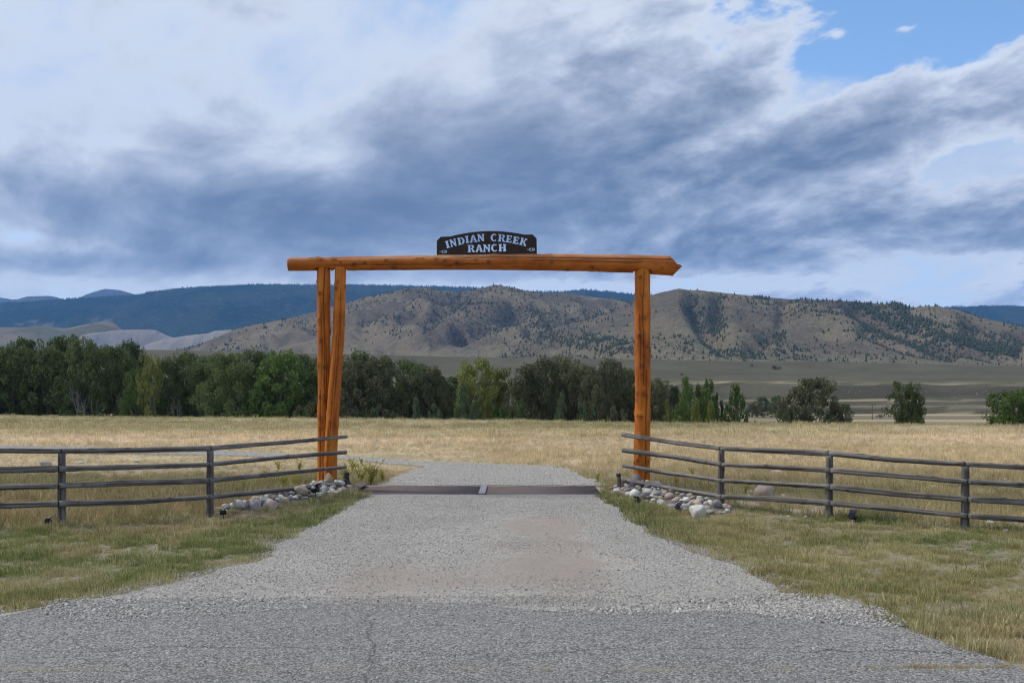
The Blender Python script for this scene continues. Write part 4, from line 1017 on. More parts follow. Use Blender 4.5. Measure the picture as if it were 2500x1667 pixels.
# ------------------------------------------------------------------ cattle guard
g0, g1, g2, g3 = GUARD
cg = empty('cattle_guard', (-.5, g2, 0)); tag(cg, 'rusty steel cattle guard of long bars set in the drive between the gate logs', 'cattle guard')
mb = MB()
def gr(x, y, z): return rel((x, y, z), cg)
for yy_ in (g2, g3): mb.box(gr(-.5, yy_, -.24), (g1 - g0 + .1, .12, .52))
for xx_ in (g0, g1): mb.box(gr(xx_, (g2 + g3) / 2, -.245), (.12, g3 - g2 - .13, .5))
mb.box(gr(-.5, (g2 + g3) / 2, -.46), (g1 - g0, g3 - g2, .05))
mb.build('pit_frame', M_CONC, cg)
nb = 8
bar0 = None
for i in range(nb):
    yb_ = g2 + .14 + (g3 - g2 - .28) * i / (nb - 1)
    for xa, xb in ((g0 + .02, -.61), (-.49, g1 - .02)):
        mb = MB(); mb.tube([gr(xa, yb_, -.03), gr(xb, yb_, -.03)], .058, 12)
        o = mb.build('bar', M_RUST, cg, True)
MB().box(gr(-.55, (g2 + g3) / 2, .036), (.125, g3 - g2 - .1, .012)).build('centre_plate', M_STEEL, cg)
MB().box(gr(-.55, (g2 + g3) / 2, -.15), (.06, g3 - g2 - .3, .2)).build('beam', M_RUST, cg)
rt = Matrix.Rotation(R(16), 3, 'Y') @ Matrix.Rotation(R(3), 3, 'Z')
MB().box(gr(-2.95, 18.85, .085), (.16, 1.8, .012), Matrix.Rotation(R(12), 3, 'Y')).build('wing_plate', M_RUST, cg)
MB().box(gr(-3.16, 18.75, .05), (.12, 1.6, .012), Matrix.Rotation(R(6), 3, 'Y')).build('wing_plate', M_RUST, cg)

# stub posts at both ends
st = empty('stub_post', (-3.11, 18.72, 0)); tag(st, 'short wide charred stub post with a slimmer top beside the paired logs', 'post')
log('lower_stub', [(0, 0, -.2), (.0, 0, .25)], [.057, .055], M_IRON, st, 71, 16, .04, 3, .08)
log('upper_stub', [(.0, 0, .25), (.006, 0, .372)], [.044, .043], M_IRON, st, 72, 16, .03, 1, .06)
st = empty('stub_post', (2.0, 18.62, 0)); tag(st, 'slim rusty stub pipe touching the lowest rail by the single gate post', 'post')
log('pipe', [(0, 0, -.2), (0, 0, .29)], [.042, .041], M_RUST, st, 73, 16, .04, 2, .04)
log('cap', [(0, 0, .285), (0, 0, .355)], [.036, .036], M_IRON, st, 74, 16, .03, 1, .06)

# ------------------------------------------------------------------ solar spotlights
def spotlight(u, v, hgt, label, yaw, tilt, scale=1.0, stake_mat=None):
    g = PG(u, v); root = empty('solar_spotlight', (g.x, g.y, float(ground_z(g.x, g.y))), yaw); tag(root, label, 'spotlight', 'solar spotlights along the fence')
    s = scale
    mb = MB(); mb.tube([(0, 0, -.06), (0, 0, hgt * .6)], [.004, .009 * s], 8); mb.build('stake', stake_mat or M_BLACK, root)
    rot = Matrix.Rotation(R(tilt), 3, 'X'); c0 = Vector((0, 0, hgt * .68))
    mb = MB()
    pr = [(-.05, .026), (-.045, .034), (.0, .036), (.035, .043), (.05, .044)]
    mb.tube([c0 + rot @ Vector((0, a * s, 0)) for a, r_ in pr], [r_ * s for a, r_ in pr], 14)
    h = mb.build('lamp_head', M_BLACK, root, True)
    mb = MB(); mb.tube([c0 + rot @ Vector((0, .0505 * s, 0)), c0 + rot @ Vector((0, .0535 * s, 0))], .036 * s, 14); mb.build('lens', M_PANEL, root).parent = h
    mb = MB(); mb.tube([c0, c0 + Vector((0, -.03 * s, .05 * s))], .008 * s, 6); mb.build('bracket', M_BLACK, root)
    mb = MB(); mb.box(c0 + Vector((0, -.035 * s, .062 * s)), (.085 * s, .075 * s, .008), Matrix.Rotation(R(-28), 3, 'X')); mb.build('solar_panel', M_PANEL, root)
spotlight(118, 1287, .13, 'black solar spotlight on a stake leaning by the fence post far from the stone heaps', 2.2, 10, .85)
spotlight(545, 1268, .15, 'black solar spotlight at the tail of the heap under the paired logs', 1.9, 0, .9)
spotlight(771, 1226, .25, 'tall black solar spotlight in front of the paired gate logs', .9, -15, 1.25)
spotlight(1556, 1238, .15, 'black solar spotlight nestled beside the orange cobble by the single gate post', -.6, 10, 1.0)
spotlight(1656, 1256, .13, 'black solar spotlight among cobbles next to the big pale white boulder', 2.6, 30, 1.0)
spotlight(2081, 1284, .19, 'black solar spotlight on a white stake beside a dark green clump', 2.6, 24, 1.1, material('white_stake', m_dark((.75, .75, .74), .5, 0, .1)))


# ------------------------------------------------------------------ trees
def m_leaf(c0, c1, trans=.25):
    def f(b):
        r = attr('rnd', 'GEOMETRY', 'Fac'); oi = S(node('ShaderNodeObjectInfo').outputs['Random'])
        n = noise(coords('Object'), 7.0, 3, .5)
        c = mixc(r * .55 + n * .45, c0, c1)
        c = mixc(1.0, c, mixc(oi, (.75, .75, .75), (1.28, 1.25, 1.2)), 'MULTIPLY')
        link(c, b.inputs['Base Color']); b.inputs['Roughness'].default_value = .6; b.inputs['Specular IOR Level'].default_value = .2
        tr = node('ShaderNodeBsdfTranslucent'); link(c, tr.inputs[0])
        mx = node('ShaderNodeMixShader'); mx.inputs[0].default_value = trans
        link(b.outputs[0], mx.inputs[1]); link(tr.outputs[0], mx.inputs[2]); return mx.outputs[0]
    return f
LEAF = {'dark': material('dark_leaves', m_leaf((.060, .086, .032), (.160, .200, .075))), 'olive': material('olive_leaves', m_leaf((.078, .086, .045), (.185, .188, .098))),
        'green': material('green_leaves', m_leaf((.060, .105, .026), (.15, .225, .058))), 'bluish': material('bluish_leaves', m_leaf((.065, .10, .050), (.155, .21, .105))),
        'yellow': material('yellow_green_leaves', m_leaf((.095, .12, .028), (.26, .28, .075))), 'weed': material('weed_leaves', m_leaf((.20, .22, .03), (.46, .44, .07), .35))}
M_BARK = material('bark', m_dark((.13, .115, .10), .9, 0, .35, 20))
M_DEADW = material('dead_wood', m_dark((.20, .185, .17), .9, 0, .25, 20))
def drop(o):
    me = o.data; bpy.data.objects.remove(o); return me
def leaf_mesh(centres, rads, n, size, r, droop=0.0, squash=1.0):
    k = r.integers(0, len(centres), n); d = r.normal(size=(n, 3)); d /= np.linalg.norm(d, axis=1)[:, None]
    rad = np.asarray(rads)[k] * (.45 + .62 * r.random(n) ** .6)
    c = np.asarray(centres)[k] + d * rad[:, None] * np.array((1, 1, squash))
    a = r.normal(size=(n, 3)); a[:, 2] -= droop; a /= np.linalg.norm(a, axis=1)[:, None]
    b = np.cross(a, r.normal(size=(n, 3))); b /= np.linalg.norm(b, axis=1)[:, None]
    s = size * r.uniform(.6, 1.4, n)
    a = a * s[:, None]; b = b * (s * .55)[:, None]
    V = np.stack([c - a, c - b * 1.0 + a * .1, c + a, c + b], 1).reshape(-1, 3)
    V[:, 2] = np.maximum(V[:, 2], 0.0)
    return V, np.arange(4 * n).reshape(-1, 4), r.random(n)
def tree_proto(seed, shape, nclus=70, nleaf=9000, size=.017, nlimb=16):
    r = np.random.default_rng(seed); cen = []; rad = []
    ph = r.uniform(0, 6.28, 4); lob = r.uniform(.08, .2)
    for i in range(nclus):
        z = r.uniform(.05, .93); an = r.uniform(0, 6.28)
        if shape == 'broad': R_ = .5 * math.sin(math.pi * min(1, z * .80 + .20)) ** .55
        elif shape == 'cone': R_ = .62 * (1 - z) ** .7 * (1 if z > .12 else .8)
        elif shape == 'loose':
            z = .10 + .85 * z ** .7; R_ = .5 * (.35 + .65 * z) * math.sin(math.pi * min(.97, z * .86 + .12)) ** .4
        else: R_ = .5 * math.sin(math.pi * (z * .8 + .16)) ** .5
        R_ *= 1 + lob * math.sin(2 * an + ph[0]) + lob * .7 * math.sin(3 * an + ph[1] + z * 5) + r.normal(0, .10 if shape != 'cone' else .24)
        q = r.random() ** (.35 if shape != 'loose' else .5); cen.append((R_ * q * math.cos(an), R_ * q * math.sin(an), z)); rad.append(r.uniform(.05, .105) if shape == 'broad' else r.uniform(.045, .085) if shape == 'cone' else r.uniform(.05, .09))
    cen = np.array(cen); rad = np.array(rad)
    V, F, A = leaf_mesh(cen, rad, nleaf, size, r, .3, .75 if shape != 'cone' else 1.1)
    crown = drop(mesh_obj('crown', V, F, LEAF['dark'], fattr=A))
    mb = MB(); th = .52 if shape != 'cone' else .85
    mb.tube([(0, 0, -.06), (r.normal(0, .01), r.normal(0, .01), th * .5), (r.normal(0, .03), r.normal(0, .03), th)], [.026, .019, .008], 7)
    for i in r.permutation(nclus)[:nlimb]:
        c = cen[i]; z0 = max(.08, min(th * .95, c[2] * r.uniform(.35, .7)))
        mb.tube([(0, 0, z0), (c[0] * .5, c[1] * .5, z0 + (c[2] - z0) * .35), tuple(c)], [.010, .007, .002], 5)
    trunk = drop(mb.build('trunk', M_BARK))
    return trunk, crown
PROTO = {'broad': [tree_proto(500 + i, 'broad', 130, 15000, .0155) for i in range(5)], 'cone': [tree_proto(520 + i, 'cone', 80, 6000, .019) for i in range(3)],
         'loose': [tree_proto(530 + i, 'loose', 95, 6500, .0165, 40) for i in range(2)], 'shrub': [tree_proto(540 + i, 'shrub', 40, 5000, .03, 10) for i in range(3)]}
def dead_proto(seed):
    r = np.random.default_rng(seed); mb = MB()
    def br(p, d, l, rad, lv):
        q = p + d * l; m_ = p + d * l * .5 + Vector(r.normal(0, .04 * l, 3))
        mb.tube([p, m_, q], [rad, rad * .8, rad * .5], 5 if lv < 2 else 3)
        if lv < 5:
            for i in range(2 if lv == 0 else int(r.integers(2, 4))):
                nd = (d + Vector(r.normal(0, .42, 3)) + Vector((0, 0, .10))).normalized(); br(q if i < 2 else m_, nd, l * r.uniform(.62, .82), max(rad * .55, .0028), lv + 1)
    br(Vector((0, 0, -.04)), Vector((0, 0, 1)), .34, .028, 0)
    return drop(mb.build('trunk', M_DEADW))
DEAD = [dead_proto(700 + i) for i in range(3)]
tcount = [0]
def tree(u, vtop, wpx, y, shape, leaf, label, group=None, name='broadleaf_tree', cat='tree', base=None):
    """u, vtop and wpx measured on the enlarged photo; y metres away"""
    tcount[0] += 1; i = tcount[0]
    x = (u * D - 1250) * y / FPX; zg = float(ground_z(x, y)) if base is None else base
    h = CAMH - (vtop * D - HOR) * y / FPX - zg; wd = wpx * D * y / FPX
    root = empty(name, (x, y, zg - .05), i * 2.4); tag(root, label, cat, group)
    if shape == 'dead':
        o = bpy.data.objects.new('trunk', DEAD[i % 3]); COL.objects.link(o); o.parent = root; o.scale = (wd * .95, wd * .95, h * .72); return root
    tr, cr = PROTO[shape][i % len(PROTO[shape])]
    a = bpy.data.objects.new('trunk', tr); COL.objects.link(a); a.parent = root; a.scale = (wd, wd, h)
    b = bpy.data.objects.new('crown', cr); COL.objects.link(b); b.parent = root; b.scale = (wd, wd, h * 1.06)
    set_mat(b, LEAF[leaf]); return root
ORD = ['first','second','third','fourth','fifth','sixth','seventh','eighth','ninth','tenth','eleventh','twelfth','thirteenth']
row = [(-60, 800, 120), (-5, 806, 110), (30, 800, 100), (62, 784, 90), (112, 802, 95), (150, 779, 95), (190, 784, 85), (228, 802, 90), (268, 801, 80), (298, 789, 70), (388, 832, 80), (432, 815, 110), (486, 820, 100)]
for i, (u, v, wd) in enumerate(row): tree(u, v, wd * 1.35, 122 + (i * 7) % 13, 'broad', 'dark', 'tall dark cottonwood, %s of its dense grove counted from the feathery willows' % ORD[12 - i], 'cottonwoods of the dense grove')
row = [(535, 816, 110), (585, 810, 110), (645, 813, 130), (700, 820, 110), (752, 826, 90)]
for i, (u, v, wd) in enumerate(row): tree(u, v, wd * 1.3, 118 + (i * 5) % 9, 'broad', 'green' if i == 2 else 'dark', 'feathery willow, %s of its row counted from the paired gate logs' % ORD[4 - i], 'willows of the grove')
row = [(800, 832, 110), (826, 812, 90), (872, 826, 120), (940, 832, 120), (985, 848, 90), (1025, 868, 90)]
for i, (u, v, wd) in enumerate(row): tree(u, v, wd * 1.3, 108 + (i * 5) % 9, 'broad', 'dark' if i % 2 else 'olive', 'rounded dark tree, %s counted from the paired logs toward the open cottonwood' % ORD[i], 'rounded trees next to the paired logs')
for i, (u, v, wd) in enumerate([(1215, 842, 100), (1250, 829, 110), (1295, 823, 110), (1330, 842, 80)]):
    tree(u, v, wd * 1.12, 100 + (i * 3) % 7, 'broad', 'olive', 'grey green bushy tree framed by the gate, %s beyond the open yellowish cottonwood' % ORD[i], 'middle clump framed by the gate')
for i, (u, v, wd) in enumerate([(1370, 846, 90), (1400, 830, 110), (1440, 852, 90), (1500, 872, 100), (1535, 888, 70)]):
    tree(u, v, wd * 1.1, 98 + (i * 3) % 7, 'broad', 'olive', 'grey green bushy tree, %s of the clump from the single gate post to the poplars' % ORD[i], 'clump behind the single gate post')
# darker understorey and second row that closes the gaps
for i in range(30):
    u = -40 + i * 54 + random.uniform(-12, 12)
    if 1560 < u: break
    tree(u, np.interp(u, [-60, 300, 700, 1050, 1300, 1560], [858, 862, 872, 890, 880, 905]) + random.uniform(-8, 12), random.uniform(85, 120), np.interp(u, [0, 1560], [150, 116]) + random.uniform(-4, 6), 'broad', 'dark', 'shaded tree filling the back of the grove beyond the field', 'shaded trees at the back of the grove')
tree(1090, 822, 135, 104, 'loose', 'yellow', 'open yellowish cottonwood with bare dark limbs framed by the gate')
tree(1140, 842, 100, 108, 'loose', 'yellow', 'sparse leaning yellowish cottonwood behind the open one')
tree(345, 812, 75, 117, 'loose', 'yellow', 'thin yellow green tree among bleached dead trunks')
tree(318, 850, 80, 119, 'broad', 'green', 'fresh green round tree below the thin yellow one')
for u, v, wd, y, lab in [(205, 838, 75, 114, 'large bleached dead tree standing out of the dark grove'), (180, 815, 55, 118, 'smaller bleached dead tree behind the large one'), (405, 850, 45, 112, 'grey dead tree beside the grove willows'), (325, 880, 60, 112, 'low tangle of pale dead branches in the grove'), (1170, 850, 70, 101, 'bare grey branched tree beside the middle clump'), (590, 930, 60, 110, 'grey leafless bush at the foot of the feathery willows')]:
    tree(u, v, wd, y, 'dead', None, lab, name='dead_tree')
for u, v, wd, y, lf, lab in [(1576, 874, 74, 95, 'green', 'bright green conical poplar nearest the single gate post'), (1604, 888, 54, 97, 'dark', 'dark narrow poplar between two bright ones'), (1628, 877, 80, 95, 'green', 'bright green conical poplar in the middle of the poplar clump'), (1693, 892, 84, 92, 'green', 'lone bright green conical poplar next to the low shed roof')]:
    tree(u, v, wd, y, 'cone', lf, lab, name='poplar_tree')
for u, v, wd, y, sh, lf, lab in [(955, 918, 44, 96, 'cone', 'bluish', 'small bluish sapling at the edge of the rounded trees'), (1066, 888, 66, 97, 'cone', 'bluish', 'bluish green young tree below the open yellowish cottonwood'), (1112, 900, 70, 98, 'cone', 'yellow', 'yellow green young tree below the open yellowish cottonwood'), (1092, 924, 40, 94, 'cone', 'bluish', 'low bluish shrub between two young trees'), (1185, 918, 50, 95, 'shrub', 'green', 'round green shrub before the middle clump'), (1290, 910, 54, 92, 'cone', 'bluish', 'pale bluish conical sapling before the middle clump'),
                             (860, 925, 40, 98, 'shrub', 'bluish', 'low bluish shrub under the rounded trees by the paired logs'), (1533, 922, 32, 88, 'cone', 'yellow', 'pale yellow green sapling between gate post and poplars'), (1598, 922, 46, 88, 'cone', 'yellow', 'pale yellow green sapling in front of the poplars'), (1634, 925, 48, 88, 'cone', 'yellow', 'larger yellow green sapling in front of the middle poplar'), (1655, 905, 40, 96, 'shrub', 'green', 'green bush beside the lone poplar'), (690, 935, 60, 108, 'shrub', 'olive', 'grey green shrub under the willows by the paired logs'), (620, 925, 80, 110, 'shrub', 'green', 'wide green shrub under the feathery willows'), (890, 930, 60, 100, 'shrub', 'olive', 'grey olive shrub at the foot of the rounded dark trees'), (1000, 932, 50, 97, 'shrub', 'bluish', 'bluish shrub between the rounded trees and the young trees'), (1145, 925, 60, 97, 'shrub', 'green', 'green shrub between the young trees and the round shrub'), (1235, 930, 46, 94, 'shrub', 'olive', 'olive shrub at the foot of the middle clump'), (1345, 930, 50, 94, 'shrub', 'bluish', 'bluish shrub beyond the pale conical sapling'), (1420, 928, 56, 94, 'shrub', 'olive', 'olive shrub just beside the single gate post'), (1560, 915, 44, 90, 'shrub', 'green', 'bright green bush at the foot of the poplar nearest the gate'), (1615, 918, 60, 92, 'shrub', 'green', 'bushy green growth between the poplars')]:
    tree(u, v, wd, y, sh, lf, lab, name='young_tree')
tree(1866, 872, 132, 88, 'broad', 'olive', 'broad dome shaped olive tree standing alone beside the low shed', name='broadleaf_tree')
tree(1820, 935, 56, 87, 'broad', 'olive', 'low olive bush at the foot of the broad dome shaped tree')
tree(1918, 928, 60, 89, 'broad', 'olive', 'small olive tree leaning on the broad dome shaped tree')
tree(2080, 874, 112, 84, 'loose', 'dark', 'lone ragged dark tree with a slanting crown standing clear of the others')
tree(2092, 925, 76, 84, 'broad', 'dark', 'low dark skirt bush under the lone ragged tree')
tree(2325, 893, 150, 74, 'loose', 'green', 'bright green spreading tree with pale bare limbs at the end of the field')
tree(2350, 898, 120, 75, 'broad', 'green', 'dense bright green tree behind the spreading one')
tree(1750, 912, 46, 330, 'broad', 'olive', 'far grey green tree on the bottomland behind the shed')
tree(1786, 909, 40, 322, 'broad', 'dark', 'far dark tree beside the grey green one behind the shed')
tree(1728, 928, 30, 326, 'broad', 'olive', 'far low bush at the edge of the two trees behind the shed')
tree(1942, 928, 36, 240, 'broad', 'dark', 'far dark bush half hidden by the broad dome shaped tree')
tree(1960, 972, 60, 100, 'shrub', 'yellow', 'low straggling shrub between the dome tree and the ragged tree', name='shrub', cat='shrub')
tree(2020, 951, 18, 320, 'shrub', 'olive', 'far small bush next to the nearer utility pole', name='shrub', cat='shrub')
def hill_y(u, v):
    """where the line of sight through (u, v) of the enlarged view meets the terrace"""
    ys = np.linspace(430, 930, 2000); xs = (u * D - 1250) * ys / FPX; zs = ground_z(xs, ys); pv = to_px(xs, ys, zs)[1] / D
    i = np.argmax(pv <= v); return float(ys[i])
for u, v, wd, hh, lab in [(1783, 848, 22, 9, 'dark juniper bush alone on the smooth terrace slope'), (1727, 841, 8, 5, 'tiny dark bush near the juniper on the terrace slope'), (1565, 862, 10, 5, 'small dark bush low on the terrace slope')]:
    y = hill_y(u, v); tree(u, v - hh, wd, y, 'shrub', 'dark', lab, name='shrub', cat='shrub')

# ------------------------------------------------------------------ pines on the hills
def m_pine(b):
    n = noise(position(), .5, 3, .6); oi = S(node('ShaderNodeObjectInfo').outputs['Random'])
    link(mixc(n, (.026, .040, .026), (.075, .088, .052)), b.inputs['Base Color']); b.inputs['Roughness'].default_value = .9
M_PINE = material('pine_needles', m_pine)
def pine_geo(seed):
    r = np.random.default_rng(seed); V = []; F = []; n = 7
    for z0, z1, rad in ((.06, .5, .30), (.30, .76, .23), (.55, 1.0, .14)):
        b = len(V); V.append((r.normal(0, .02), r.normal(0, .02), z1))
        for k in range(n):
            a = 2 * math.pi * k / n + r.uniform(-.3, .3); q = rad * r.uniform(.55, 1.25); V.append((q * math.cos(a), q * math.sin(a), z0 + r.uniform(-.05, .06)))
        F += [(b, b + 1 + k, b + 1 + (k + 1) % n) for k in range(n)]
    return np.array(V), np.array(F)
PG_ = [pine_geo(60 + i) for i in range(6)]
PINE_ME = [drop(mesh_obj('pine_tree', v, f, M_PINE)) for v, f in PG_]
def on_grid(X, Y, Z, n, tmax):
    r_, c_ = X.shape; nt = r_ - 8
    i = rng.random(n) * (nt - 2) * tmax; j = rng.random(n) * (c_ - 2); i0 = i.astype(int); j0 = j.astype(int); fi = i - i0; fj = j - j0
    def bl(A): return (A[i0, j0] * (1 - fj) + A[i0, j0 + 1] * fj) * (1 - fi) + (A[i0 + 1, j0] * (1 - fj) + A[i0 + 1, j0 + 1] * fj) * fi
    return bl(X), bl(Y), bl(Z), i / (nt - 2)
def hill_trees(grid, n, gul, base, seed, hide):
    x, y, z, t = on_grid(*grid[:3], n, 1.0)
    u, v = to_px(x, y, z); u /= D; v /= D
    dn = base(u, v, t) * (.10 + .9 * ss(fbm(x / 130., y / 190., seed, 4), .42, .62))
    for pts, wd, k in gul: dn = dn + 1.7 * k * np.exp(-(seg_dist(u, v, pts) / wd) ** 2)
    w_ = (y / y.min()) ** 1.0
    k = (rng.random(n) < dn) & ~hide(u, v) & (u > -20) & (u < 2380)
    return x[k], y[k], z[k]
gA = [([(830, 745), (900, 735), (960, 715)], 12, .35), ([(985, 738), (1015, 710), (1060, 692)], 14, .8), ([(1050, 770), (1120, 748), (1190, 722)], 14, .55), ([(1200, 720), (1250, 735), (1300, 742)], 15, 1.), ([(1230, 756), (1290, 738), (1370, 725), (1450, 706)], 13, .8), ([(1060, 700), (1110, 735), (1150, 745)], 14, .4), ([(1080, 690), (1210, 715)], 12, .35), ([(900, 765), (1000, 770)], 12, .15)]
gB = [([(1575, 712), (1590, 725), (1605, 752)], 10, .9), ([(1600, 700), (1625, 735), (1635, 770)], 17, .6), ([(1650, 688), (1650, 730), (1655, 765)], 14, .7), ([(1966, 702), (2010, 720), (2060, 742), (2150, 772), (2330, 812)], 9, 1.1), ([(2060, 705), (2090, 735), (2130, 755)], 12, .6), ([(1985, 752), (2080, 790), (2180, 806)], 8, 1.2), ([(1250, 768), (1330, 796), (1400, 808)], 9, .9), ([(1345, 775), (1420, 795), (1460, 800)], 12, .6), ([(1560, 795), (1640, 812), (1740, 815)], 12, .25), ([(1735, 680), (1760, 684)], 5, 2.5), ([(1750, 790), (1800, 770)], 7, .6), ([(2210, 745), (2260, 775), (2340, 792)], 9, .7)]
hideA = lambda u, v: (v > crestB(u * D) / D) & (u > 1160)
tA = hill_trees((XA, YA, ZA), 70000, gA, lambda u, v, t: .24 * ss(t, .08, .4) + .02, 820, hideA)
tB = hill_trees((XB, YB, ZB), 90000, gB, lambda u, v, t: (.11 + .20 * ss(u, 1640, 1850)) * (.35 + .65 * ss(t, .08, .3)), 830, lambda u, v: v > 845)
tx = np.concatenate([tA[0], tB[0]]); ty = np.concatenate([tA[1], tB[1]]); tz = np.concatenate([tA[2], tB[2]])
tu = to_px(tx, ty, tz)[0] / D
hgt = rng.uniform(2.4, 6.2, len(tx)) * np.where(rng.random(len(tx)) < .70, .42, 1.0) * (ty / 1500) ** .35
big_c = np.exp(-(seg_dist(tu, to_px(tx, ty, tz)[1] / D, gB[3][0]) / 18) ** 2) + np.exp(-(seg_dist(tu, to_px(tx, ty, tz)[1] / D, gB[4][0]) / 20) ** 2)
hgt = hgt * (1 + .55 * np.clip(big_c, 0, 1))
order = np.argsort(-hgt / ty)
for n_, i in enumerate(order[:300]):
    o = bpy.data.objects.new('pine_tree', PINE_ME[n_ % 6]); COL.objects.link(o)
    o.location = (tx[i], ty[i], tz[i] - .3); h_ = float(hgt[i]); o.scale = (h_ * 1.15, h_ * 1.15, h_); o.rotation_euler = (0, 0, n_ * 1.3)
    onB = i >= len(tA[0])
    tag(o, 'dark pine on the steep hill with wooded gullies above the terrace' if onB else 'dark pine on the long tan hill beside the mine heaps', 'tree', 'pines on the steep gullied hill' if onB else 'pines on the long tan hill')
def merge_cones(name, xs, ys, zs, hs, label, wide=1.15):
    V = []; F = []; b = 0
    for n_, (x, y, z, h_) in enumerate(zip(xs, ys, zs, hs)):
        v, f = PG_[n_ % 6]
        V.append(v * np.array((h_ * wide, h_ * wide, h_)) + np.array((x, y, z - .3))); F.append(f + b); b += len(v)
    return tag(mesh_obj(name, np.concatenate(V), np.concatenate(F), M_PINE), label, kind='stuff')
rest = order[300:]
merge_cones('pine_wood', tx[rest], ty[rest], tz[rest], hgt[rest], 'scattered small pines and junipers over the far hills')
# forest edge along the mountain skyline and its clearings
nt_ = XC.shape[0] - 8
n_ = 9000
x, y, z, t = on_grid(XC, YC, ZC, n_, 1.0)
k = (rng.random(n_) < .25 + .75 * (t > .93))
x2 = []; y2 = []; z2 = []
jj = rng.uniform(0, XC.shape[1] - 2, 2600); j0 = jj.astype(int); fj = jj - j0
x2 = XC[nt_ - 1, j0] * (1 - fj) + XC[nt_ - 1, j0 + 1] * fj; y2 = YC[nt_ - 1, j0] * (1 - fj) + YC[nt_ - 1, j0 + 1] * fj; z2 = ZC[nt_ - 1, j0] * (1 - fj) + ZC[nt_ - 1, j0 + 1] * fj
ax, ay, az_ = np.concatenate([x[k], x2]), np.concatenate([y[k], y2]), np.concatenate([z[k], z2])
merge_cones('mountain_forest', ax, ay, az_ - 2, rng.uniform(8, 17, len(ax)), 'far conifer forest on the dark blue mountain', .9)

# ------------------------------------------------------------------ utility poles, shed, bank stones, weeds
def pole(u, vb, hpx, y, label, wd=.16):
    p = P(u, vb, y); h = hpx * y / FPX; zg = float(ground_z(p.x, y)); root = empty('utility_pole', (p.x, y, zg)); tag(root, label, 'utility pole')
    top = CAMH - (vb - hpx - HOR) * y / FPX - zg
    mb = MB(); mb.tube([(0, 0, -1), (0, 0, top)], [wd, wd * .7], 8); mb.build('shaft', M_BARK, root)
    mb = MB(); mb.box((0, 0, top - .5), (2.2, .16, .16)); mb.build('crossarm', M_BARK, root)
pole(2129.5, 1025, 41, 285, 'nearer thin utility pole standing on the pale bottomland', .14)
pole(2132.7, 976, 23, 545, 'utility pole on the stony bank above the nearer pole', .18)
for u, vb, hp, y, lab in [(1295, 872, 21, 930, 'utility pole at the foot of the hill, closest to the single gate post'), (1225, 871, 18, 985, 'utility pole at the foot of the hill, second from the single gate post'), (1168, 870, 18, 1040, 'utility pole at the foot of the hill, third from the single gate post'), (1111, 869, 10, 1120, 'utility pole at the foot of the hill, fourth from the single gate post'), (1057, 868, 8, 1200, 'utility pole at the foot of the hill, closest to the paired logs')]:
    pole(u, vb, hp, y, lab, .24)
SY = 84.0
sh = empty('shed', (*P(1867, 1040, SY)[:2], -3.5)); tag(sh, 'low shed with a purplish metal roof just showing over the field edge', 'shed')
M_ROOF = material('metal_roof', m_dark((.20, .165, .18), .5, .2, .2, 3)); M_SHEDW = material('shed_boards', m_dark((.20, .15, .11), .85, 0, .3, 4))
hw = 54 * SY / FPX; zr = 3.5 + CAMH - (1032 - HOR) * SY / FPX
MB().box((0, 1.5, 1.2), (hw * 2 - .3, 3.0, 2.4)).build('wall', M_SHEDW, sh)
mb = MB(); mb.v = [(-hw, -.25, 2.25), (hw, -.25, 2.25), (hw, -.25, 2.33), (-hw, -.25, 2.33), (-hw + .1, 1.5, zr), (hw - .1, 1.5, zr), (hw, 3.25, 2.25), (-hw, 3.25, 2.25)]
mb.f = [(0, 1, 2, 3), (3, 2, 5, 4), (4, 5, 6, 7), (0, 3, 4, 7), (1, 6, 5, 2), (0, 7, 6, 1)]
rf = mb.build('roof', M_ROOF, sh)
for i in range(9): MB().tube([(-hw + .25 + i * (hw * 2 - .5) / 8, -.24, 2.36), (-hw + .25 + i * (hw * 2 - .5) / 8, 1.5, zr + .02)], .02, 5).build('rib', M_ROOF, sh).parent = rf
MB().box((.3, -.03, .98), (.95, .05, 1.95)).build('door', M_POSTW, sh)
r = np.random.default_rng(3)
for i in range(70):
    u = r.uniform(1700, 2340) if i < 55 else r.uniform(1500, 1700); v = r.normal(903, 6) if i < 60 else r.uniform(850, 895)
    v = min(max(v, 893), 914) if i < 60 else v
    y = hill_y(u, v); x = (u * D - 1250) * y / FPX; s_ = r.uniform(.15, .42)
    o = stone('boulder', (x, y, float(ground_z(x, y)) + s_ * .3), s_, BOULD[i % 6], 'pale boulder strewn on the dark stony bank of the terrace' if i < 60 else 'pale boulder alone on the smooth terrace slope', 'rock', 'boulders on the stony bank' if i < 60 else 'boulders on the terrace slope')
    set_mat(o, M_COB[0])
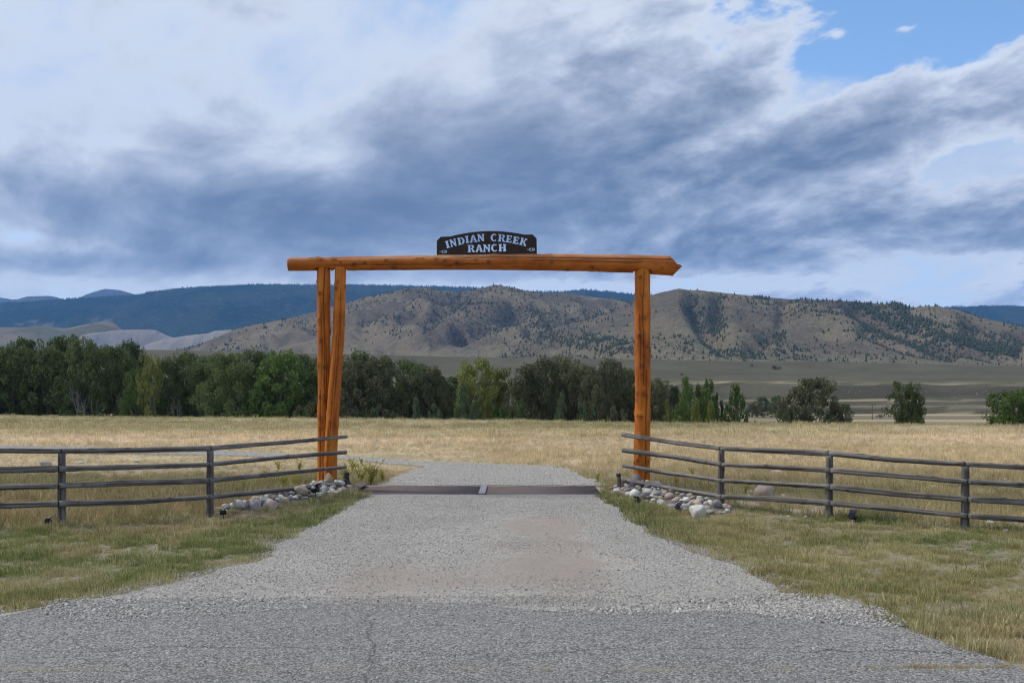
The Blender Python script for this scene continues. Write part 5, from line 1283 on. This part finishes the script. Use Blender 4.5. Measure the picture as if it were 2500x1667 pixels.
def weed_proto(seed, nst=9, h=1.0):
    r = np.random.default_rng(seed); mb = MB(); cen = []; rad = []
    for i in range(nst):
        a = r.uniform(0, 6.28); l = r.uniform(.15, .6); hh = h * r.uniform(.6, 1)
        p = [(0, 0, -.03), (math.cos(a) * l * .3, math.sin(a) * l * .3, hh * .5), (math.cos(a) * l, math.sin(a) * l, hh)]
        mb.tube(p, [.008, .006, .003], 4)
        for q in range(12):
            f = r.uniform(.25, 1); b0 = Vector(p[1]).lerp(Vector(p[2]), max(0, f * 2 - 1)) if f > .5 else Vector(p[0]).lerp(Vector(p[1]), f * 2)
            cen.append(tuple(b0 + Vector(r.normal(0, .04, 3)))); rad.append(.07)
    V, F, A = leaf_mesh(np.array(cen), np.array(rad), 1100, .026, r)
    return drop(mb.build('stem', LEAF['yellow'])), drop(mesh_obj('leaves', V, F, LEAF['weed'], fattr=A))
WEEDS = [weed_proto(880 + i) for i in range(3)]
def weed(u, v, hpx, label, k, group=None, wf=.8):
    g = PG(u, v); h = hpx * g.y / FPX; root = empty('weed', (g.x, g.y, float(ground_z(g.x, g.y))), k * 1.9); tag(root, label, 'weed', group)
    for nm, me in zip(('stem', 'leaves'), WEEDS[k % 3]):
        o = bpy.data.objects.new(nm, me); COL.objects.link(o); o.parent = root; o.scale = (h * wf, h * wf, h)
weed(905, 1184, 64, 'tall yellow flowering weed beside the drive behind the paired logs', 0, wf=.9)
weed(880, 1182, 60, 'yellow flowering weed next to the wide stub post', 1)
weed(935, 1180, 40, 'lower green yellow weed at the corner of the gravel track', 2)
for i, (u, v, h) in enumerate([(690, 1196, 44), (720, 1188, 40), (650, 1180, 36), (730, 1150, 30), (600, 1200, 30), (680, 1150, 28), (840, 1178, 46), (860, 1150, 34), (1690, 1165, 26), (1820, 1205, 30), (1890, 1205, 28), (1770, 1190, 26), (1650, 1185, 28), (1460, 1178, 24)]):
    weed(u, v, h, 'small yellow green weed in the long grass behind the fence rails', i, 'small weeds behind the fence')
g = PG(2098, 1284); tree(2098 / D, 1250 / D, 34 / D, g.y, 'shrub', 'green', 'little dark green clump beside the spotlight with the white stake', name='plant', cat='plant', base=0.0)
